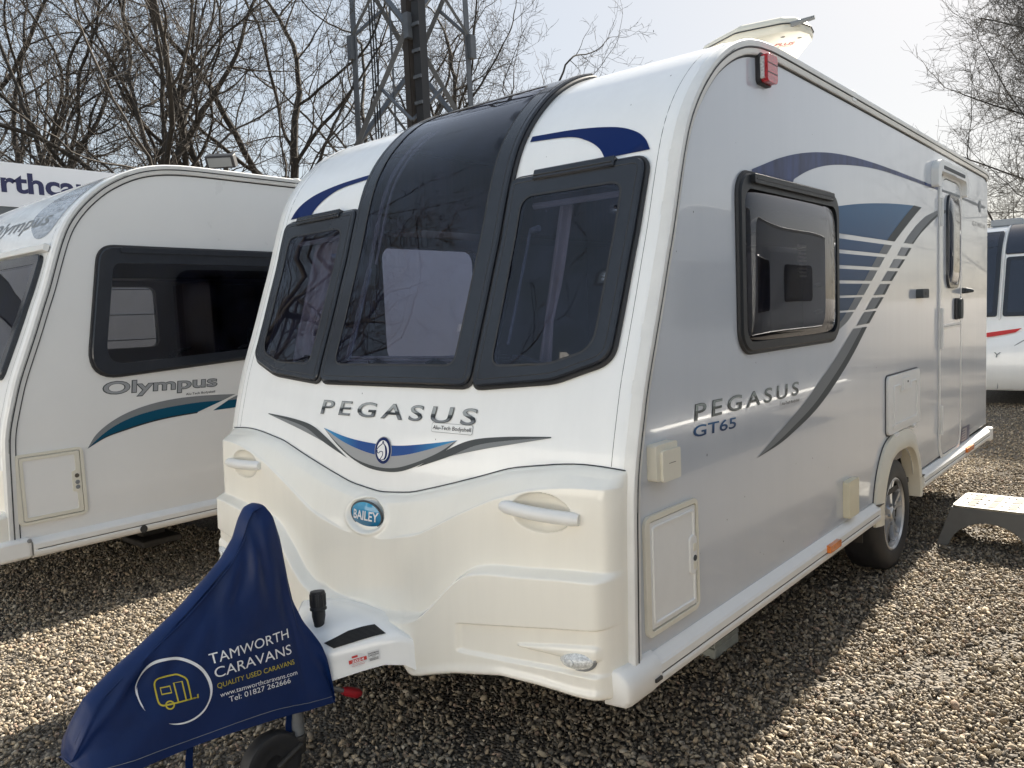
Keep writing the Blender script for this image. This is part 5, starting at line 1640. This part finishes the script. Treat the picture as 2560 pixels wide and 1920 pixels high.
# ================================================================ sign building behind the neighbour
bl_ = empty("slatted_building", (-7.0, 1.0, 0))
tag(bl_, "low white slatted building with a dark fascia behind the left caravan, under the sign", "building")
sl_ = MB()
for k in range(9):
    z = .02 + k * .29
    V = [(-.30, -9, z), (.015, -9, z), (.03, -9, z + .28), (-.30, -9, z + .28), (-.30, 5.2, z), (.015, 5.2, z), (.03, 5.2, z + .28), (-.30, 5.2, z + .28)]
    sl_.add(V, [(0, 1, 2, 3), (4, 7, 6, 5), (0, 4, 5, 1), (1, 5, 6, 2), (2, 6, 7, 3), (3, 7, 4, 0)])
sl_.build("wall", M['slat'], bl_, None)
MB().box((-3.2, -9.1, 2.635), (.06, 5.3, 2.95)).build("fascia", M['fascia'], bl_, None)
MB().box((-3.0, -8.9, 0), (-.31, 5.1, 2.63)).build("body", M['fascia'], bl_, None)
MB().box((-3.3, -9.2, 2.951), (.02, 5.35, 3.02)).build("roof", M['fascia'], bl_, None)
sg = empty("sign_board", (-6.93, .5, 0))
tag(sg, "long white sign board with navy lettering above the left caravan's roof", "sign")
MB().box((-.05, -6.4, 2.90), (.0, 5.4, 3.352)).build("panel", M['sign'], sg, None)
MB().box((-.08, -6.43, 2.885), (-.051, 5.43, 3.362)).build("frame", M['gray_lt'], sg, None)
_h = np.ptp(textmesh("h", .03)[0][:, 0]); _p = textmesh("www.tamworth", .03)[0][:, 0].max() - _h; _w = textmesh("www.tamworthcaravans.co.uk", .03)[0][:, 0]
_k = .152 / _h
_u0 = (1.165 - .5) - _k * (_p - _w.min())
text("lettering", "www.tamworthcaravans.co.uk", _u0, 3.052, _u0 + _k * np.ptp(_w), .212, lambda u, v, o: (o, u, v), .003, M['signink'], sg, 0, .03)

fl = empty("floodlight", (-5.8, 3.1, 0))
tag(fl, "small black floodlight tilted on a pole just above the left caravan's roof", "floodlight")
_c = CAMP
def at_ray(dx, dy, dz, X): k = (X - _c.x) / dx; return Vector((X, _c.y + dy * k, _c.z + dz * k))
p1 = at_ray(-3.4 - 2.368, 1.36 + 1.96, 2.805 - 1.5455, -5.8)
fl.location = (p1.x, p1.y, 0)
MB().tube([(0, .05, 0), (0, .05, p1.z)], .03, 10).build("pole", M['darkmetal'], fl)
mx_ = Matrix.Translation((0, 0, p1.z + .06)) @ Matrix.Rotation(R(38), 4, 'Z') @ Matrix.Rotation(R(28), 4, 'X')
MB().box((-.16, -.05, -.07), (.16, .05, .07), mx_).build("lamp_housing", M['rubber'], fl, 35, .01)
MB().box((-.13, -.056, -.05), (.13, -.051, .05), mx_).build("lamp_glass", M['gray'], fl, None)

# ================================================================ lattice mast
mst = empty("lattice_mast", (0, 0, 0))
tag(mst, "tall grey lattice steel mast with diagonal braces and a ladder among the bare trees", "mast")
dirs = [Vector((-.7797, .6261, 0)), Vector((-.7325, .6808, 0)), Vector((-.6764, .7365, 0))]
c0 = Vector((CAMP.x, CAMP.y, 0))
pL = c0 + dirs[0] * 21.7; pC = c0 + dirs[1] * 20.0; pR = c0 + dirs[2] * 21.7
pB = pL + pR - pC
ctr = (pL + pR) / 2
mst.location = ctr
Q = [p - ctr for p in (pL, pC, pR, pB)]
tap = lambda p, z: Vector((p.x * (1 - z * .006), p.y * (1 - z * .006), z))
HT = 17.0
for i, p in enumerate(Q):
    a, b = tap(p, 0), tap(p, HT)
    m_ = MB()
    w_ = .085 if i != 1 else .10
    ex = (Q[(i + 1) % 4] - p).normalized(); ey = (Q[(i - 1) % 4] - p).normalized()
    for d1, d2 in ((ex, ey), (ey, ex)):
        V = []
        for q in (a, b):
            V += [q, q + d1 * w_ * 2, q + d1 * w_ * 2 + d2 * .02, q + d2 * .02]
        m_.add(V, [(0, 1, 5, 4), (1, 2, 6, 5), (2, 3, 7, 6), (3, 0, 4, 7), (0, 3, 2, 1), (4, 5, 6, 7)])
    m_.build("mast_leg", M['mast_brown'] if i == 1 else M['mast'], mst, None)
for i in range(4):
    for k in range(6):
        z0 = 1.2 + k * 2.5
        a, b = Q[i], Q[(i + 1) % 4]
        if (i + k) % 2: a, b = b, a
        MB().tube([tap(a, z0), tap(b, z0 + 2.5)], .085, 4).build("mast_brace", M['mast'], mst, None)
        mid = (tap(a, z0) + tap(b, z0 + 2.5)) / 2
        MB().tube([mid, tap(b, z0 + .25)], .05, 4).build("mast_brace", M['mast'], mst, None)
for k in range(3):
    for i in (0, 1, 2):
        p = tap(Q[i], 3.7 + k * 5.0)
        MB().box((p.x - .06, p.y - .10, p.z - .30), (p.x + .12, p.y + .10, p.z + .30)).build("gusset_plate", M['mast'], mst, None)
ct_ = MB()
off = Vector((.16, .20, 0))
p0, p1_ = tap(Q[1], 0) + off, tap(Q[1], HT) + off
ct_.box((p0.x - .10, p0.y - .10, 0), (p0.x + .14, p0.y + .14, HT)); ct_.build("cable_tray", M['rubber'], mst, None)
for k in range(26): MB().box((p0.x - .115, p0.y - .14, .6 + k * .62), (p0.x + .15, p0.y - .101, .68 + k * .62)).build("cable_clamp", M['mast'], mst, None)
ld_ = MB()
lp_ = Q[3] * .35 + Q[0] * .2
for dx in (-.2, .2): ld_.tube([(lp_.x + dx, lp_.y + dx * .6, 0), (lp_.x + dx, lp_.y + dx * .6, HT)], .03, 5)
for k in range(56): ld_.tube([(lp_.x - .2, lp_.y - .12, .3 + k * .3), (lp_.x + .2, lp_.y + .12, .3 + k * .3)], .014, 4)
ld_.build("ladder", M['mast'], mst)
cb_ = MB()
q_ = Q[0] * .62 + Q[1] * .2
for dx in (0, .07, .14): cb_.tube([(q_.x + dx, q_.y + dx * .4, 0), (q_.x + dx, q_.y + dx * .4, HT)], .022, 5)
cb_.build("cable_run", M['rubber'], mst)


# ================================================================ bare trees
def grow(seed, H, trunk_r, spread=1.0, lean=0.0, levels=5, split_h=.24, droop=0.0, leader=False, dens_=1.0, rmin=.0075):
    rng = random.Random(seed)
    big, small = [], []
    def branch(p, d, L, r, lev):
        n = max(3, int(L / (.42 if lev < 2 else .28 if lev < 3 else .20)))
        P = [p]; Rr = [r]; D = []
        step = L / n
        wob = (.08, .15, .18, .20, .20, .20)[lev] if not (leader and lev == 0) else .012
        end = .45 if lev < 2 else .35
        for i in range(n):
            d = (d + Vector((rng.gauss(0, wob), rng.gauss(0, wob), rng.gauss(0, wob) + (.048 if lev > 0 else .03) - droop * (.12 if lev > 1 else .02))))
            d.normalize()
            p = p + d * step
            P.append(p); D.append(d.copy())
            Rr.append(max(rmin * .7, r * (1 - (1 - end) * (i + 1) / n)))
        (big if lev < 2 else small).append((P, Rr, lev))
        if lev >= levels: return
        # side branches
        if lev == 0:
            k = int((7 if not leader else 40) * dens_)
            i0 = max(1, int(n * split_h))
        else:
            k = int((0, 5.5, 4.4, 4.2, 4)[lev] * dens_ * (.6 + .4 * min(1.6, L / 2)))
            k = max(k, 2 if lev < 3 else 1)
            i0 = 1
        for q in range(k):
            i = i0 + int((n - i0) * ((q + rng.random()) / k)) if k else n
            i = min(n - 1, max(1, i))
            base = D[i]
            a = rng.uniform(0, 6.283)
            ang = R(rng.uniform(30, 64)) if not leader or lev > 0 else R(rng.uniform(58, 82))
            u = base.cross(Vector((.3, .2, 1))).normalized() if abs(base.z) < .98 else Vector((1, 0, 0))
            v = base.cross(u)
            nd = base * math.cos(ang) + (u * math.cos(a) + v * math.sin(a)) * math.sin(ang)
            if lev == 0 and not leader:
                LL = (H - P[i].z) * rng.uniform(.55, .95) + .6
                nd = (nd + Vector((0, 0, .25))).normalized()
                nd.x *= spread; nd.y *= spread; nd.normalize()
            elif lev == 0:
                LL = (H - P[i].z) * .42 + .6
            else:
                LL = L * rng.uniform(.34, .60) * (1 - .35 * i / n)
            LL = max(LL, .35)
            rr = max(rmin, Rr[i] * (rng.uniform(.42, .68) if not (leader and lev == 0) else rng.uniform(.20, .30)))
            if lev >= 3: rr = min(rr, rmin * 1.3)
            branch(P[i], nd, LL, rr, lev + 1)
        if lev == 0 and not leader:
            branch(P[-1], D[-1], L * .5, Rr[-1] * .9, 1)
        if lev in (1, 2, 3) and rng.random() < .9:
            branch(P[-1], D[-1], L * .45, Rr[-1], lev + 1)
    branch(Vector((0, 0, -.1)), Vector((lean, rng.uniform(-.05, .05), 1)).normalized(), H * (.62 if not leader else 1.0), trunk_r, 0)
    return big, small


def tubes_mesh(name, paths, sides):
    Vs = []; Fs = []; n0 = 0
    cs_ = {s: np.stack([np.cos(np.arange(s) * 2 * np.pi / s), np.sin(np.arange(s) * 2 * np.pi / s)], 1) for s in (3, 4, 7)}
    for P, Rr, lev in paths:
        s = sides if lev > 1 else 7
        if lev > 2: s = 3
        A = np.array([tuple(p) for p in P]); rr = np.array(Rr)
        T = np.gradient(A, axis=0); T /= np.linalg.norm(T, axis=1)[:, None] + 1e-9
        ref = np.array([.31, .17, .93]) if abs(T[0, 2]) < .9 else np.array([1., 0, 0])
        U = np.cross(T, ref); U /= np.linalg.norm(U, axis=1)[:, None] + 1e-9
        B = np.cross(T, U)
        c = cs_[s]
        ring = A[:, None, :] + rr[:, None, None] * (U[:, None, :] * c[None, :, 0:1] + B[:, None, :] * c[None, :, 1:2])
        m = len(A)
        Vs.append(ring.reshape(-1, 3))
        i = np.arange(m - 1)[:, None]; k = np.arange(s)[None, :]; k2 = (k + 1) % s
        Fs.append(np.stack([i * s + k, i * s + k2, (i + 1) * s + k2, (i + 1) * s + k], -1).reshape(-1, 4) + n0)
        n0 += m * s
    V = np.concatenate(Vs); F = np.concatenate(Fs).astype(np.int32)
    me = bpy.data.meshes.new(name)
    me.vertices.add(len(V)); me.vertices.foreach_set("co", V.astype(np.float32).ravel())
    me.loops.add(F.size); me.loops.foreach_set("vertex_index", F.ravel())
    me.polygons.add(len(F)); me.polygons.foreach_set("loop_start", np.arange(0, F.size, 4, dtype=np.int32))
    me.polygons.foreach_set("use_smooth", np.ones(len(F), bool))
    me.update(calc_edges=True)
    return me


tree_src = []
for sd_, H, r_, spr, ln_ in ((3, 12.5, .17, 1.0, .02), (11, 13.5, .195, 1.15, -.05), (24, 12.0, .15, .9, .06), (37, 11.5, .17, 1.2, .0)):
    b_, s_ = grow(sd_, H, r_, spr, ln_, rmin=.0062)
    tree_src.append((tubes_mesh("trunk", b_, 7), tubes_mesh("crown", s_, 4)))
    tree_src[-1][0].materials.append(M['bark']); tree_src[-1][1].materials.append(M['twig'])
b_, s_ = grow(51, 14.0, .17, 1.0, 0, levels=4, split_h=.08, droop=.06, leader=True, dens_=2.0, rmin=.0050)
larch_src = (tubes_mesh("trunk", b_, 7), tubes_mesh("crown", s_, 3))
larch_src[0].materials.append(M['bark']); larch_src[1].materials.append(M['bark_haze'])


def plant(src, px_dir, dist, sc_, rz, label, group, name="bare_tree"):
    p = c0 + Vector((px_dir[0], px_dir[1], 0)) * dist
    t = empty(name, (p.x, p.y, 0), rz)
    t.scale = (sc_, sc_, sc_)
    tag(t, label, "tree", group)
    for me, nm in zip(src, ("trunk", "crown")):
        o = bpy.data.objects.new(nm, me); COL.objects.link(o); o.parent = t
    return t


GT = "bare winter trees behind the caravans"
trees = [
    ((-.9679, .2512), 25, 1.00, .3, 1, "leftmost bare tree, its trunk leaning in from the left edge of the photo"),
    ((-.9560, .2930), 23, .92, 2.1, 0, "thin bare tree standing above the left part of the sign board"),
    ((-.9420, .3356), 26, 1.05, 4.0, 2, "bare tree with a bent trunk rising above the lettering on the sign board"),
    ((-.9174, .3979), 22, .98, 1.2, 0, "stout bare tree rising above the rounded front of the left caravan"),
    ((-.8830, .4690), 23, 1.0, .0, 2, "bare tree directly behind the floodlight over the left caravan"),
    ((-.8420, .5395), 27, 1.1, 2.9, 1, "broad bare tree between the left caravan's roof and the lattice mast"),
    ((-.7520, .6592), 31, 1.18, 5.6, 3, "bare tree seen through the left face of the lattice mast"),
    ((-.7060, .7082), 31, 1.1, 1.9, 1, "bare tree seen through the right face of the lattice mast"),
    ((-.6565, .7544), 31, .95, 4.4, 2, "bare tree just right of the lattice mast"),
    ((-.6180, .7862), 31, .74, .9, 3, "lowest bare tree, above the skylight window of the near caravan"),
]
for d_, dist, s_, rz_t, k, lb in trees: plant(tree_src[k], d_, dist, s_, rz_t, lb, GT)
plant(larch_src, (-.062, .9981), 31.0, 1.16, .5, "fine twigged bare conifer rising behind the rear end of the near caravan", None, "larch_tree")

for (x, y, sc_, rz_t, k), lb in zip(((-14.5, -4.5, .95, 1.0, 1), (-17.5, -9.0, 1.1, 3.0, 2), (-12.0, -11.0, .85, 5.0, 0)),
                                    ("nearest of the bare trees that are only seen mirrored in the near caravan's front windows", "tallest of the bare trees only seen mirrored in the front windows", "smallest of the bare trees only seen mirrored in the front windows")):
    plant(tree_src[k], ((x - c0.x) / math.hypot(x - c0.x, y - c0.y), (y - c0.y) / math.hypot(x - c0.x, y - c0.y)), math.hypot(x - c0.x, y - c0.y), sc_, rz_t, lb, "bare trees mirrored in the front windows")

# ================================================================ gravel: individual stones where they can be told apart
def gravel():
    rng = np.random.default_rng(12)
    f = 27.76 / 36 * 2212
    Rm = np.array(CR)
    regs = [(-4.2, 2.5, -1.75, 1.0, .0158), (.25, 2.6, 1.0, 6.5, .0158), (-2.6, -1.1, 1.0, 3.2, .021), (-.3, 2.2, 6.5, 11.0, .027)]
    pts = []
    for x0, x1, y0, y1, sp_ in regs:
        gx = np.arange(x0, x1, sp_); gy = np.arange(y0, y1, sp_ * .9)
        X, Y = np.meshgrid(gx, gy, indexing='ij')
        X = X + rng.uniform(-.5, .5, X.shape) * sp_; Y = Y + rng.uniform(-.5, .5, Y.shape) * sp_
        pts.append(np.stack([X.ravel(), Y.ravel()], 1))
    P = np.concatenate(pts)
    C = np.array(CAMP)
    q = (np.concatenate([P, np.zeros((len(P), 1))], 1) - C) @ Rm
    z = -q[:, 2]
    u = 1106 + f * q[:, 0] / np.maximum(z, .1); v = 829.5 - f * q[:, 1] / np.maximum(z, .1)
    k = (z > .3) & (u > -250) & (u < 2460) & (v < 1900)
    fx, fy = P[:, 0], P[:, 1]
    fines = np.sin(fx * 3.1 + 1.3 * np.sin(fy * 2.3)) * np.sin(fy * 2.7 + 1.7 * np.sin(fx * 1.9)) + .5 * np.sin(fx * 9 + fy * 4) * np.sin(fy * 8 - fx * 3)
    k &= rng.random(len(P)) > np.clip((fines - .55) * 1.6, 0, .62)
    P = P[k]; z = z[k]
    # a bare fines patch or two, and some stones lying on top of others
    N = len(P)
    size = np.exp(rng.normal(math.log(.0080), .33, N)).clip(.004, .019)
    size[rng.random(N) < .004] *= 1.5
    top = rng.random(N) < .25
    pal = np.array([(.42, .35, .265), (.50, .43, .335), (.31, .265, .215), (.21, .185, .16), (.42, .37, .31), (.37, .295, .215), (.14, .122, .105), (.41, .305, .24), (.58, .52, .44)])
    wts = np.array([.2, .12, .19, .13, .11, .12, .06, .04, .03]); wts /= wts.sum()
    col = pal[rng.choice(len(pal), N, p=wts)] * rng.uniform(.48, .98, (N, 1)) * np.array([1.0, .985, .93])
    Vall = []; Fall = []; Call = []; n0 = 0
    for sub, sel in ((2, z < 2.7), (1, z >= 2.7)):
        bm = bmesh.new(); bmesh.ops.create_icosphere(bm, subdivisions=sub, radius=1)
        bv = np.array([tuple(v_.co) for v_ in bm.verts]); bf = np.array([[v_.index for v_ in f_.verts] for f_ in bm.faces]); bm.free()
        idx = np.nonzero(sel)[0]; n = len(idx)
        if not n: continue
        # a library of lumpy shapes with flattened facets
        K = 48
        lib = np.repeat(bv[None], K, 0)
        for i in range(K):
            L = bv.copy()
            for _ in range(7):
                d = rng.normal(size=3); d /= np.linalg.norm(d)
                c = rng.uniform(.38, .76)
                h = L @ d
                L = L - np.maximum(h - c, 0)[:, None] * d
            lib[i] = L * (1 + rng.normal(0, .08, (len(bv), 1)))
        S = lib[rng.integers(0, K, n)] * np.stack([rng.uniform(.9, 1.6, n), rng.uniform(.7, 1.1, n), rng.uniform(.42, .8, n)], 1)[:, None, :] * 1.08
        qv = rng.normal(size=(n, 4)); qv[:, 1:3] *= .45; qv /= np.linalg.norm(qv, axis=1)[:, None]
        w_, x_, y_, z_ = qv.T
        Rt = np.stack([1 - 2 * (y_ ** 2 + z_ ** 2), 2 * (x_ * y_ - z_ * w_), 2 * (x_ * z_ + y_ * w_), 2 * (x_ * y_ + z_ * w_), 1 - 2 * (x_ ** 2 + z_ ** 2), 2 * (y_ * z_ - x_ * w_), 2 * (x_ * z_ - y_ * w_), 2 * (y_ * z_ + x_ * w_), 1 - 2 * (x_ ** 2 + y_ ** 2)], 1).reshape(n, 3, 3)
        S = np.einsum('nij,nvj->nvi', Rt, S) * size[idx][:, None, None]
        zc = size[idx] * .35 + rng.uniform(-.009, .004, n) + top[idx] * rng.uniform(.003, .012, n)
        S += np.concatenate([P[idx], zc[:, None]], 1)[:, None, :]
        m = len(bv)
        Vall.append(S.reshape(-1, 3)); Fall.append((bf[None] + (np.arange(n) * m)[:, None, None]).reshape(-1, 3) + n0)
        Call.append(np.repeat(np.concatenate([col[idx], np.ones((n, 1))], 1), m, 0)); n0 += n * m
    V = np.concatenate(Vall); F = np.concatenate(Fall).astype(np.int32); Cc = np.concatenate(Call)
    me = bpy.data.meshes.new("gravel")
    me.vertices.add(len(V)); me.vertices.foreach_set("co", V.astype(np.float32).ravel())
    me.loops.add(F.size); me.loops.foreach_set("vertex_index", F.ravel())
    me.polygons.add(len(F)); me.polygons.foreach_set("loop_start", np.arange(0, F.size, 3, dtype=np.int32))
    me.update(calc_edges=True)
    at = me.attributes.new("tone", 'FLOAT_COLOR', 'POINT')
    at.data.foreach_set("color", Cc.astype(np.float32).ravel())
    o = link("gravel", me, M['stone'])
    tag(o, "loose grey and tan gravel stones covering the yard", "gravel", None, "stuff")


gravel()
